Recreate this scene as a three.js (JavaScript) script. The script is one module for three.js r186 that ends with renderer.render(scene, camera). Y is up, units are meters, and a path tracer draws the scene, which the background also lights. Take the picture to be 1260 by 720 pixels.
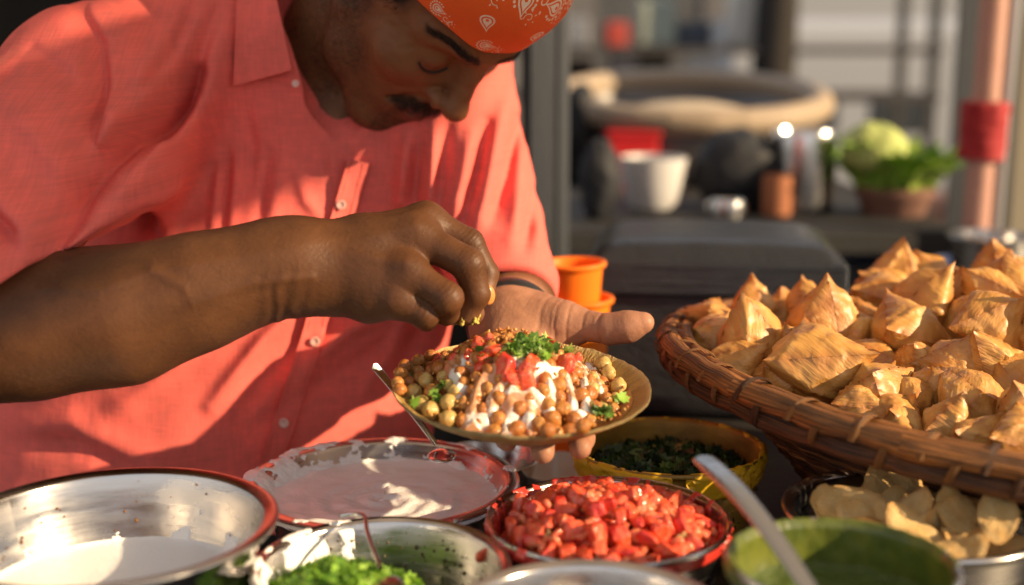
import * as THREE from 'three';
import { ImprovedNoise } from 'three/addons/math/ImprovedNoise.js';
import { mergeGeometries, mergeVertices } from 'three/addons/utils/BufferGeometryUtils.js';
import { RoundedBoxGeometry } from 'three/addons/geometries/RoundedBoxGeometry.js';

// ---------------------------------------------------------------- camera, sky, sun, exposure
const V = (x, y, z) => new THREE.Vector3(x, y, z);
const scene = new THREE.Scene();
const camera = new THREE.PerspectiveCamera(26, 1024 / 585, 0.05, 400);
const PITCH = 11 * Math.PI / 180, EYE = V(0, 1.4, 0);
camera.position.copy(EYE);
camera.lookAt(0, EYE.y - Math.tan(PITCH), -1);
camera.focus = 0.95;
camera.userData.fStop = 2.45;
scene.add(camera);

const SUN = V(0.86, 0.37, 0.30).normalize();
{ // hazy late-afternoon sky: warm and bright low down, pale blue overhead
  const W = 64, H = 64, d = new Float32Array(W * H * 4);
  for (let j = 0; j < H; j++) for (let i = 0; i < W; i++) {
    const el = ((j + 0.5) / H - 0.5) * Math.PI, k = Math.pow(Math.max(0, Math.sin(el)), 0.55), o = (j * W + i) * 4, low = [0.58, 0.515, 0.45], high = [0.29, 0.345, 0.43];
    for (let c = 0; c < 3; c++) d[o + c] = el < 0 ? low[c] * 0.6 : low[c] + (high[c] - low[c]) * k;
    d[o + 3] = 1;
  }
  const t = new THREE.DataTexture(d, W, H, THREE.RGBAFormat, THREE.FloatType);
  t.mapping = THREE.EquirectangularReflectionMapping; t.magFilter = THREE.LinearFilter; t.minFilter = THREE.LinearFilter; t.wrapS = THREE.RepeatWrapping; t.needsUpdate = true;
  scene.background = t; scene.environment = t;
}
const sun = new THREE.DirectionalLight(new THREE.Color().setRGB(1, 0.74, 0.44), 5.0);
sun.position.copy(SUN).multiplyScalar(20).add(V(0, 1, -1));
sun.target.position.set(0, 1, -1);
sun.castShadow = true;
sun.shadow.mapSize.set(4096, 4096);
sun.shadow.radius = 1.5;
Object.assign(sun.shadow.camera, { left: -4, right: 4, top: 4, bottom: -4, near: 0.5, far: 60 });
sun.shadow.bias = -0.0004;
scene.add(sun, sun.target);
const renderer = new THREE.WebGLRenderer({ antialias: true });
renderer.setSize(1024, 585);
renderer.toneMapping = THREE.LinearToneMapping;
renderer.toneMappingExposure = 1.74;
renderer.shadowMap.enabled = true;
renderer.shadowMap.type = THREE.PCFSoftShadowMap;

// ---------------------------------------------------------------- helpers
// authoring aid: a point seen at (x, y) of the 1260 x 720 photograph, d metres along the lens axis
const FOCAL = 360 / Math.tan(13 * Math.PI / 180), CP = Math.cos(PITCH), SP = Math.sin(PITCH);
function at(x, y, d) {
  const u = (x - 630) / FOCAL * d, v = (360 - y) / FOCAL * d;
  return V(u, EYE.y + v * CP - d * SP, -v * SP - d * CP);
}
// the same on the level plane at height h
function onPlane(x, y, h) {
  const v = (360 - y) / FOCAL, d = (h - EYE.y) / (v * CP - SP);
  return at(x, y, d);
}
const clamp = (x, a, b) => x < a ? a : x > b ? b : x;
const lerp = (a, b, t) => a + (b - a) * t;
const sstep = (a, b, x) => { const t = clamp((x - a) / (b - a), 0, 1); return t * t * (3 - 2 * t); };
function rng(seed) {
  let s = seed | 0;
  return () => { s = (s + 0x6d2b79f5) | 0; let t = Math.imul(s ^ (s >>> 15), 1 | s); t = (t + Math.imul(t ^ (t >>> 7), 61 | t)) ^ t; return ((t ^ (t >>> 14)) >>> 0) / 4294967296; };
}
const perlin = new ImprovedNoise();
const noise = (x, y, z) => perlin.noise(x, y, z);
function fbm(x, y, z, o = 4) { let s = 0, a = 0.5; for (let i = 0; i < o; i++) { s += a * noise(x, y, z); x = x * 2.03 + 7.1; y = y * 2.03 + 3.7; z = z * 2.03 + 1.3; a *= 0.5; } return s; }

const taken = new Map();
function numbered(name) { const n = taken.get(name) ?? 0; taken.set(name, n + 1); return n ? name + '_' + String(n).padStart(3, '0') : name; }
function shade(o) { o.traverse((c) => { if (c.isMesh) { c.castShadow = true; c.receiveShadow = true; } }); return o; }
function tag(o, label, category, group, kind) {
  o.userData.label = label; o.userData.category = category;
  if (group) o.userData.group = group;
  if (kind) o.userData.kind = kind;
  return o;
}
function thing(name, label, category, group) { const o = new THREE.Group(); o.name = numbered(name); scene.add(o); return tag(o, label, category, group); }
function solo(name, geometry, material, label, category, group, kind) {
  const o = new THREE.Mesh(geometry, material); o.name = numbered(name); scene.add(o); shade(o); return tag(o, label, category, group, kind);
}
function structure(name, geometry, material) { const o = new THREE.Mesh(geometry, material); o.name = numbered(name); o.userData.kind = 'structure'; scene.add(o); return shade(o); }
function part(parent, name, geometry, material, label) {
  const o = new THREE.Mesh(geometry, material); o.name = name; parent.add(o); if (label) o.userData.label = label; return shade(o);
}

// ---- geometry from functions
function grid(nu, nv, fn, closeU = false) {      // fn(u, v) -> [x, y, z] or Vector3
  const pos = [], uv = [], idx = [];
  for (let j = 0; j <= nv; j++) for (let i = 0; i <= nu; i++) {
    const p = fn(i / nu, j / nv); pos.push(p.x, p.y, p.z); uv.push(i / nu, j / nv);
  }
  for (let j = 0; j < nv; j++) for (let i = 0; i < nu; i++) { const a = j * (nu + 1) + i, b = a + 1, c = a + nu + 1, d = c + 1; idx.push(a, b, d, a, d, c); }
  const g = new THREE.BufferGeometry();
  g.setAttribute('position', new THREE.Float32BufferAttribute(pos, 3)); g.setAttribute('uv', new THREE.Float32BufferAttribute(uv, 2)); g.setIndex(idx);
  g.computeVertexNormals();
  if (closeU) { const n = g.attributes.normal; for (let j = 0; j <= nv; j++) { const a = j * (nu + 1), b = a + nu; const m = V(n.getX(a) + n.getX(b), n.getY(a) + n.getY(b), n.getZ(a) + n.getZ(b)).normalize(); n.setXYZ(a, m.x, m.y, m.z); n.setXYZ(b, m.x, m.y, m.z); } }
  return g;
}
// lathe from [r, y] pairs; the first and last repeat to keep creases where a point is doubled
function lathe(points, seg = 96, wob) {
  const n = points.length - 1;
  const g = grid(seg, n, (u, v) => {
    const k = Math.round(v * n), a = u * Math.PI * 2; let [r, y] = points[k];
    if (wob) { const w = wob(a, r, y); r += w[0]; y += w[1]; }
    return V(Math.sin(a) * r, y, Math.cos(a) * r);
  }, true);
  return g;
}
function smoothPath(points, n) { const c = new THREE.CatmullRomCurve3(points, false, 'centripetal'); return c.getPoints(n); }
function colorize(g, fn) {
  const p = g.attributes.position, n = g.attributes.normal, c = new Float32Array(p.count * 3), q = V(), m = V();
  for (let i = 0; i < p.count; i++) { q.fromBufferAttribute(p, i); if (n) m.fromBufferAttribute(n, i); const k = fn(q, m, i); c[3 * i] = k[0]; c[3 * i + 1] = k[1]; c[3 * i + 2] = k[2]; }
  g.setAttribute('color', new THREE.BufferAttribute(c, 3)); return g;
}
function deform(g, fn) { const p = g.attributes.position, q = V(); for (let i = 0; i < p.count; i++) { q.fromBufferAttribute(p, i); fn(q, i); p.setXYZ(i, q.x, q.y, q.z); } g.computeVertexNormals(); return g; }
function mixc(a, b, t) { return [lerp(a[0], b[0], t), lerp(a[1], b[1], t), lerp(a[2], b[2], t)]; }
function uvBy(g, fn) { const p = g.attributes.position, u = new Float32Array(p.count * 2), q = V(); for (let i = 0; i < p.count; i++) { q.fromBufferAttribute(p, i); const r = fn(q); u[2 * i] = r[0]; u[2 * i + 1] = r[1]; } g.setAttribute('uv', new THREE.BufferAttribute(u, 2)); return g; }
const X1 = V(1, 0, 0), Y1 = V(0, 1, 0), Z1 = V(0, 0, 1);
function frame(o, pos, y, x = X1) {               // place o with its own y along y and its x near x
  const Y = y.clone().normalize(), Z = x.clone().cross(Y).normalize(), X = Y.clone().cross(Z);
  o.quaternion.setFromRotationMatrix(new THREE.Matrix4().makeBasis(X, Y, Z)); o.position.copy(pos); return o;
}

// ---- implicit surfaces: distance fields meshed with surface nets on a sparse grid
const smin = (a, b, k) => { const h = Math.max(k - Math.abs(a - b), 0) / k; return Math.min(a, b) - h * h * k * 0.25; };
const smax = (a, b, k) => -smin(-a, -b, k);
function cap(a, b, ra, rb) {
  const ax = a.x, ay = a.y, az = a.z, bx = b.x - ax, by = b.y - ay, bz = b.z - az, l = 1 / Math.max(1e-12, bx * bx + by * by + bz * bz);
  return (x, y, z) => {
    const px = x - ax, py = y - ay, pz = z - az; let t = (px * bx + py * by + pz * bz) * l; t = t < 0 ? 0 : t > 1 ? 1 : t;
    const dx = px - bx * t, dy = py - by * t, dz = pz - bz * t; return Math.sqrt(dx * dx + dy * dy + dz * dz) - (ra + (rb - ra) * t);
  };
}
function ell(c, r, q) {
  const m = q ? new THREE.Matrix3().setFromMatrix4(new THREE.Matrix4().makeRotationFromEuler(new THREE.Euler(...q)).transpose()).elements : null;
  return (x, y, z) => {
    let px = x - c.x, py = y - c.y, pz = z - c.z;
    if (m) { const a = m[0] * px + m[3] * py + m[6] * pz, b = m[1] * px + m[4] * py + m[7] * pz, d = m[2] * px + m[5] * py + m[8] * pz; px = a; py = b; pz = d; }
    const ux = px / r.x, uy = py / r.y, uz = pz / r.z, k0 = Math.sqrt(ux * ux + uy * uy + uz * uz);
    const vx = ux / r.x, vy = uy / r.y, vz = uz / r.z, k1 = Math.sqrt(vx * vx + vy * vy + vz * vz);
    return k1 < 1e-9 ? -Math.min(r.x, r.y, r.z) : k0 * (k0 - 1) / k1;
  };
}
function chain(pts, rad, k) {                     // tapered capsules through points, joined smoothly
  const cs = []; for (let i = 0; i + 1 < pts.length; i++) cs.push(cap(pts[i], pts[i + 1], rad[i], rad[i + 1]));
  return (x, y, z) => { let d = cs[0](x, y, z); for (let i = 1; i < cs.length; i++) d = smin(d, cs[i](x, y, z), k); return d; };
}
function meshField(f, lo, hi, h, slack = 1.6) {
  const nx = Math.ceil((hi.x - lo.x) / h) + 2, ny = Math.ceil((hi.y - lo.y) / h) + 2, nz = Math.ceil((hi.z - lo.z) / h) + 2, B = 8;
  const val = new Float32Array(nx * ny * nz).fill(NaN), vid = new Int32Array(nx * ny * nz).fill(-1), blocks = [], sy = nx, sz = nx * ny;
  const half = B * h * 0.5, reach = half * 1.7321 * slack;
  for (let k = 0; k < nz - 1; k += B) for (let j = 0; j < ny - 1; j += B) for (let i = 0; i < nx - 1; i += B) {
    if (Math.abs(f(lo.x + i * h + half, lo.y + j * h + half, lo.z + k * h + half)) > reach) continue;
    blocks.push([i, j, k]);
    for (let c = k; c <= Math.min(k + B, nz - 1); c++) for (let b = j; b <= Math.min(j + B, ny - 1); b++) for (let a = i; a <= Math.min(i + B, nx - 1); a++) {
      const q = a + b * sy + c * sz; if (val[q] !== val[q]) val[q] = f(lo.x + a * h, lo.y + b * h, lo.z + c * h);
    }
  }
  const pos = [], idx = [], off = [0, 1, sy, sy + 1, sz, sz + 1, sz + sy, sz + sy + 1];
  const E = [[0, 1], [2, 3], [4, 5], [6, 7], [0, 2], [1, 3], [4, 6], [5, 7], [0, 4], [1, 5], [2, 6], [3, 7]];
  const each = (fn) => { for (const [i, j, k] of blocks) for (let c = k; c < Math.min(k + B, nz - 1); c++) for (let b = j; b < Math.min(j + B, ny - 1); b++) for (let a = i; a < Math.min(i + B, nx - 1); a++) fn(a, b, c, a + b * sy + c * sz); };
  const g8 = new Float32Array(8);
  each((a, b, c, q) => {
    let m = 0; for (let t = 0; t < 8; t++) { g8[t] = val[q + off[t]]; if (g8[t] < 0) m |= 1 << t; }
    if (m === 0 || m === 255) return;
    let x = 0, y = 0, z = 0, n = 0;
    for (const [s, t] of E) { const u = g8[s], v = g8[t]; if ((u < 0) === (v < 0)) continue; const w = u / (u - v); x += lerp(s & 1, t & 1, w); y += lerp((s >> 1) & 1, (t >> 1) & 1, w); z += lerp(s >> 2, t >> 2, w); n++; }
    vid[q] = pos.length / 3; pos.push(lo.x + (a + x / n) * h, lo.y + (b + y / n) * h, lo.z + (c + z / n) * h);
  });
  const quad = (q, s1, s2, flip) => { const A = vid[q], Bv = vid[q - s1], C = vid[q - s1 - s2], D = vid[q - s2]; if (A < 0 || Bv < 0 || C < 0 || D < 0) return; if (flip) idx.push(A, Bv, C, A, C, D); else idx.push(A, C, Bv, A, D, C); };
  each((a, b, c, q) => {
    const v = val[q] < 0;
    if (b && c && v !== (val[q + 1] < 0)) quad(q, sy, sz, v);
    if (a && c && v !== (val[q + sy] < 0)) quad(q, sz, 1, v);
    if (a && b && v !== (val[q + sz] < 0)) quad(q, 1, sy, v);
  });
  const P = new Float32Array(pos), N = new Float32Array(pos.length), e = h * 0.6;
  for (let i = 0; i < P.length; i += 3) {
    let x = P[i], y = P[i + 1], z = P[i + 2];
    const dx = f(x + e, y, z) - f(x - e, y, z), dy = f(x, y + e, z) - f(x, y - e, z), dz = f(x, y, z + e) - f(x, y, z - e), l = Math.hypot(dx, dy, dz) || 1;
    N[i] = dx / l; N[i + 1] = dy / l; N[i + 2] = dz / l;
    const s = clamp(f(x, y, z) / (l / (2 * e)), -0.5 * h, 0.5 * h); P[i] -= N[i] * s; P[i + 1] -= N[i + 1] * s; P[i + 2] -= N[i + 2] * s;
  }
  const g = new THREE.BufferGeometry();
  g.setAttribute('position', new THREE.BufferAttribute(P, 3)); g.setAttribute('normal', new THREE.BufferAttribute(N, 3)); g.setIndex(idx);
  return g;
}

// ---- textures (all computed, seamless)
function tileNoise(seed, cells) { const r = rng(seed), t = new Float32Array(cells * cells).map(() => r() * 2 - 1); return (x, y) => { const xi = Math.floor(x), yi = Math.floor(y), fx = x - xi, fy = y - yi, sx = fx * fx * (3 - 2 * fx), sy = fy * fy * (3 - 2 * fy), w = (a, b) => t[(((b % cells) + cells) % cells) * cells + (((a % cells) + cells) % cells)]; return lerp(lerp(w(xi, yi), w(xi + 1, yi), sx), lerp(w(xi, yi + 1), w(xi + 1, yi + 1), sx), sy); }; }
function tileFbm(seed, base, oct, stretch = 1) { const ns = []; for (let i = 0; i < oct; i++) ns.push([tileNoise(seed + i * 17, Math.max(base << i, Math.round((base << i) * stretch))), base << i]); return (u, v) => { let s = 0, a = 0.5; for (const [n, c] of ns) { s += a * n(u * c * stretch, v * c); a *= 0.5; } return s; }; }
function texture(w, h, fn, srgb = false, repeat) {
  const d = new Uint8Array(w * h * 4);
  for (let y = 0; y < h; y++) for (let x = 0; x < w; x++) { const c = fn(x / w, y / h), o = (y * w + x) * 4; if (typeof c === 'number') d[o] = d[o + 1] = d[o + 2] = clamp(c * 255, 0, 255); else { d[o] = clamp(c[0] * 255, 0, 255); d[o + 1] = clamp(c[1] * 255, 0, 255); d[o + 2] = clamp(c[2] * 255, 0, 255); } d[o + 3] = 255; }
  const t = new THREE.DataTexture(d, w, h); t.wrapS = t.wrapT = THREE.RepeatWrapping; t.magFilter = THREE.LinearFilter; t.minFilter = THREE.LinearMipmapLinearFilter; t.generateMipmaps = true;
  if (srgb) t.colorSpace = THREE.SRGBColorSpace;
  if (repeat) t.repeat.set(repeat[0], repeat[1]);
  t.needsUpdate = true; return t;
}
function again(t, x, y) { const c = t.clone(); c.repeat.set(x, y); c.needsUpdate = true; return c; }
const lin = (r, g, b) => new THREE.Color().setRGB(r, g, b);
const std = (o) => new THREE.MeshStandardMaterial(o), phy = (o) => new THREE.MeshPhysicalMaterial(o);

// ---------------------------------------------------------------- materials
const fA = tileFbm(3, 4, 6), fB = tileFbm(41, 8, 5), fC = tileFbm(77, 32, 4), fStreak = tileFbm(91, 4, 5, 16);
const noiseTex = texture(512, 512, (u, v) => 0.5 + 0.6 * fA(u, v) + 0.25 * fC(u, v));
const speckTex = texture(512, 512, (u, v) => { const n = fC(u, v); return 0.5 + n * 0.9; });
const steelRough = texture(512, 512, (u, v) => { const s = fStreak(v, u) * 0.5 + fA(u, v) * 0.7; return [0, clamp(0.24 + s * 0.30, 0.08, 0.7), 1]; });
const steelBump = texture(512, 512, (u, v) => 0.5 + 0.35 * fA(u, v) + 0.12 * fStreak(v, u));
const M = {};
M.steel = std({ color: lin(0.62, 0.60, 0.58), metalness: 1, roughness: 1, roughnessMap: again(steelRough, 3, 1), bumpMap: again(steelBump, 3, 1), bumpScale: 0.0006 });
M.steelDull = std({ color: lin(0.50, 0.49, 0.48), metalness: 1, roughness: 1, roughnessMap: again(steelRough, 2, 2), bumpMap: again(steelBump, 4, 2), bumpScale: 0.0008 });
M.spoon = std({ color: lin(0.52, 0.56, 0.60), metalness: 1, roughness: 0.22, bumpMap: again(steelBump, 1, 4), bumpScale: 0.0003 });
M.yogurt = phy({ color: lin(0.88, 0.88, 0.87), roughness: 0.32, clearcoat: 0.35, clearcoatRoughness: 0.25, bumpMap: again(noiseTex, 2, 2), bumpScale: 0.0006 });
M.yogurtPainted = phy({ color: 0xffffff, vertexColors: true, roughness: 0.34, clearcoat: 0.4, clearcoatRoughness: 0.25 });
M.skin = phy({ color: 0xffffff, vertexColors: true, roughness: 0.48, specularIntensity: 0.5, bumpMap: again(texture(512, 512, (u, v) => { const a = fC(u, v), b = fB(u, v); return 0.5 + 0.5 * a + 0.35 * b; }), 48, 48), bumpScale: 0.00016 });
{ // woven cotton: slubbed threads both ways
  const warp = tileNoise(5, 256), weft = tileNoise(6, 256), big = fA;
  const thread = (u, v) => 0.5 * warp(u * 256, v * 20) + 0.5 * weft(u * 20, v * 256);
  const weave = texture(1024, 1024, (u, v) => 0.5 + 0.24 * fC(u, v) + 0.10 * fB(u, v) + 0.14 * thread(u, v));
  const dye = texture(1024, 1024, (u, v) => { const k = 1 + 0.10 * big(u, v) + 0.06 * fC(u, v) + 0.055 * thread(u, v); return [0.90 * k, 0.425 * (0.4 + 0.6 * k), 0.392 * (0.4 + 0.6 * k)]; }, true);
  for (const t of [weave, dye]) t.repeat.set(4, 4);
  M.shirt = phy({ color: 0xffffff, map: dye, bumpMap: weave, bumpScale: 0.0006, roughness: 0.86, sheen: 0.35, sheenColor: lin(1.0, 0.45, 0.36), sheenRoughness: 0.5, specularIntensity: 0.4, side: THREE.DoubleSide });
}
M.hair = std({ color: lin(0.012, 0.009, 0.008), roughness: 0.55 });
M.leaf = phy({ color: 0xffffff, vertexColors: true, roughness: 0.55, side: THREE.DoubleSide, transmission: 0.25, thickness: 0 });
M.rubber = std({ color: lin(0.02, 0.02, 0.022), roughness: 0.45 });
M.chrome = std({ color: lin(0.7, 0.7, 0.7), roughness: 0.2, metalness: 1 });
M.darkTable = std({ color: lin(0.025, 0.023, 0.022), roughness: 0.55, bumpMap: again(noiseTex, 6, 6), bumpScale: 0.002 });
M.tomato = phy({ color: 0xffffff, vertexColors: true, roughness: 0.3, clearcoat: 0.65, clearcoatRoughness: 0.12, bumpMap: again(noiseTex, 1, 1), bumpScale: 0.0012 });
M.pea = phy({ color: 0xffffff, vertexColors: true, roughness: 0.42, clearcoat: 0.35, clearcoatRoughness: 0.25, bumpMap: again(noiseTex, 1, 1), bumpScale: 0.0008 });
M.fried = phy({ color: 0xffffff, vertexColors: true, roughness: 0.5, clearcoat: 0.35, clearcoatRoughness: 0.35, bumpMap: again(texture(512, 512, (u, v) => { const b = fB(u, v); return 0.5 + 0.30 * fC(u, v) + 0.45 * Math.abs(b); }), 1, 1), bumpScale: 0.0011 });
{
  const grain = texture(1024, 256, (u, v) => { const s = tG(u, v); const k = 0.35 + 1.25 * s; return [0.72 * k, 0.52 * k, 0.28 * k]; }, true);
  function tG(u, v) { return clamp(0.5 + 0.55 * fStreak(v, u) + 0.30 * fA(u, v), 0, 1); }
  const gb = texture(1024, 256, (u, v) => 0.5 + 0.5 * fStreak(v, u));
  M.cane = std({ color: lin(0.44, 0.34, 0.27), map: again(grain, 1, 1), bumpMap: again(gb, 1, 1), bumpScale: 0.002, roughness: 0.55 });
  M.caneDark = std({ color: lin(0.18, 0.115, 0.08), map: again(grain, 1, 1), bumpMap: again(gb, 1, 1), bumpScale: 0.002, roughness: 0.6 });
  M.caneBand = std({ color: lin(0.50, 0.42, 0.34), map: again(grain, 0.2, 1), bumpMap: again(gb, 0.2, 1), bumpScale: 0.001, roughness: 0.55 });
}
M.plain = std({ color: 0xffffff, vertexColors: true, roughness: 0.6 });

// ---------------------------------------------------------------- the place: ground, tables, things behind
{
  const asphalt = texture(512, 512, (u, v) => { const k = 0.33 + 0.10 * fA(u, v) + 0.16 * fC(u, v); return [k, k * 0.98, k * 0.95]; }, true);
  const g = new THREE.PlaneGeometry(300, 300, 1, 1).rotateX(-Math.PI / 2);
  structure('ground', g, std({ map: again(asphalt, 150, 150), roughness: 0.9 })).position.set(0, 0, -60);
}
const TABLE = 1.0;
{ // the stall's counter: a dark top, apron and legs
  const t = thing('stall_counter', 'dark stall counter carrying the steel bowls and the samosa basket', 'counter');
  part(t, 'counter_top', new RoundedBoxGeometry(2.0, 0.04, 0.62, 2, 0.006), M.darkTable).position.set(0.1, TABLE - 0.02, -0.66);
  part(t, 'side_top', new RoundedBoxGeometry(1.375, 0.04, 0.95, 2, 0.006), M.darkTable).position.set(0.657, TABLE - 0.023, -1.44);
  for (const [x, z] of [[-0.85, -0.4], [1.05, -0.4], [-0.85, -0.92], [1.3, -1.85], [0.15, -1.85]]) part(t, 'leg', new THREE.BoxGeometry(0.05, TABLE - 0.045, 0.05), M.darkTable).position.set(x, (TABLE - 0.045) / 2, z);
}
const steelGrey = std({ color: lin(0.05, 0.057, 0.07), metalness: 0.6, roughness: 0.5, bumpMap: again(noiseTex, 2, 2), bumpScale: 0.001 });
{ // dark grey steel box with a raised lid
  const t = thing('metal_box', 'dark grey metal box with a lipped lid behind the samosa basket', 'box');
  const c = at(882, 330, 1.43); t.position.set(c.x, TABLE - 0.003, c.z - 0.03); t.rotation.y = -0.12; t.scale.set(1, 1.13, 1);
  const body = std({ color: lin(0.030, 0.032, 0.040), roughness: 0.5, metalness: 0.2, bumpMap: again(noiseTex, 2, 2), bumpScale: 0.002 }), lid = std({ color: lin(0.05, 0.058, 0.072), roughness: 0.26, metalness: 0.6, bumpMap: again(noiseTex, 2, 2), bumpScale: 0.002 });
  part(t, 'body', new RoundedBoxGeometry(0.26, 0.128, 0.21, 3, 0.012), body).position.y = 0.065;
  part(t, 'lid_band', new RoundedBoxGeometry(0.276, 0.034, 0.226, 3, 0.004), lid).position.y = 0.140;
  const top = grid(24, 24, (u, v) => { const x = u * 2 - 1, z = 1 - v * 2; return V(x * 0.137, 0.156 + 0.020 * (1 - Math.pow(Math.abs(x), 14)) * (1 - Math.pow(Math.abs(z), 9)) - 0.004 * x * x, z * 0.112); });
  part(t, 'lid', top, lid);
}
function tub(r0, r1, h, wall, lip, seg = 48) { return lathe([[0, 0], [r0 * 0.96, 0], [r0, 0.004], [r1, h - 0.004], [r1 + lip, h - 0.003], [r1 + lip + 0.001, h], [r1 + lip, h + 0.002], [r1 - wall * 0.3, h + 0.002], [r1 - wall, h - 0.002], [r0 - wall, wall], [0, wall]], seg); }
{ // orange plastic tubs, one nested in the other
  const orange = phy({ color: lin(0.86, 0.20, 0.015), roughness: 0.4, specularIntensity: 0.6 });
  const c = at(709, 352, 1.25);
  const a = solo('plastic_tub', tub(0.026, 0.0335, 0.158, 0.003, 0.0035), orange, 'orange plastic tub, the lower of two nested ones beside the metal box', 'tub', 'orange tubs'); a.position.set(c.x, TABLE - 0.003, c.z);
  const b = solo('plastic_tub', tub(0.020, 0.0300, 0.105, 0.003, 0.003), orange, 'smaller orange plastic tub seated in the mouth of the other', 'tub', 'orange tubs'); b.position.set(c.x - 0.001, TABLE + 0.085, c.z - 0.001);
  b.rotation.z = 0.03;
}
{ // grey square post of the stall behind the shoulder
  const t = thing('stall_post', 'grey metal square post standing behind the shoulder', 'post');
  const c = at(662, 300, 1.75);
  part(t, 'shaft', new RoundedBoxGeometry(0.038, 2.5, 0.04, 2, 0.005), steelGrey).position.y = 1.25;
  part(t, 'flange', new RoundedBoxGeometry(0.018, 2.5, 0.03, 2, 0.003), std({ color: lin(0.07, 0.08, 0.095), roughness: 0.5, metalness: 0.4 })).position.set(0.032, 1.25, -0.004);
  part(t, 'foot', new THREE.BoxGeometry(0.12, 0.01, 0.12), steelGrey).position.y = 0.005;
  t.position.set(c.x, 0, c.z); t.rotation.y = 0.25;
}
{ // pink-beige pole with a red wrap
  const t = thing('awning_pole', 'pale pink painted pole with a red cloth wrapped round it', 'pole');
  const c = at(1198, 160, 1.95);
  t.position.set(c.x, 0, c.z);
  const paint = std({ color: lin(0.50, 0.27, 0.21), roughness: 0.5, bumpMap: again(noiseTex, 1, 20), bumpScale: 0.001 });
  part(t, 'shaft', new THREE.CylinderGeometry(0.021, 0.021, 2.6, 24), paint).position.y = 1.3;
  part(t, 'conduit', new THREE.CylinderGeometry(0.006, 0.006, 2.6, 12), std({ color: lin(0.6, 0.6, 0.6), roughness: 0.3, metalness: 0.7 })).position.set(0.031, 1.3, 0.008);
  const wrap = grid(40, 14, (u, v) => { const a = u * 6.2832, r = 0.031 + 0.0012 * Math.sin(v * 30 + a) + 0.003 * noise(Math.cos(a) * 2, v * 4, Math.sin(a) * 2); return V(Math.sin(a) * r * 1.15, at(1200, 196, 1.95).y + v * 0.088, Math.cos(a) * r); }, true);
  part(t, 'cloth_wrap', wrap, std({ color: lin(0.34, 0.014, 0.018), roughness: 0.75, side: THREE.DoubleSide }), 'dark red cloth wrap');
  t.rotation.z = -0.012;
}
{ // the stall's awning: thin canvas on a frame, its fringe catching the low sun
  const t = thing('stall_awning', 'cream canvas awning stretched over the stall', 'awning');
  const EDGE = 1.48, TOP = 2.2, cloth = phy({ color: lin(0.74, 0.62, 0.50), roughness: 0.95, side: THREE.DoubleSide, transmission: 0.38, thickness: 0 });
  part(t, 'canvas', grid(60, 40, (u, v) => V(-2.2 + u * (EDGE + 2.2), TOP + 0.10 * Math.sin(u * 3.14) + 0.02 * Math.sin(u * 40), -2.4 + v * 2.3)), cloth);
  part(t, 'fringe', grid(160, 6, (u, v) => V(EDGE + 0.01 * Math.sin(u * 50), TOP - v * (0.10 + 0.085 * sstep(0.745, 0.80, u) + 0.025 * Math.abs(Math.sin(u * 44))), -2.4 + u * 2.3)), cloth);
  for (const [x, z] of [[-2.2, -2.4], [-2.2, -0.1], [EDGE - 0.01, -0.1]]) part(t, 'pole', new THREE.CylinderGeometry(0.018, 0.018, TOP - 0.005, 16), steelGrey).position.set(x, (TOP - 0.005) / 2, z);
  for (const z of [-2.4, -0.1]) part(t, 'crossbar', new THREE.CylinderGeometry(0.014, 0.014, EDGE + 2.2, 12).rotateZ(Math.PI / 2), steelGrey).position.set((EDGE - 2.2) / 2, TOP - 0.016, z);
}
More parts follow.
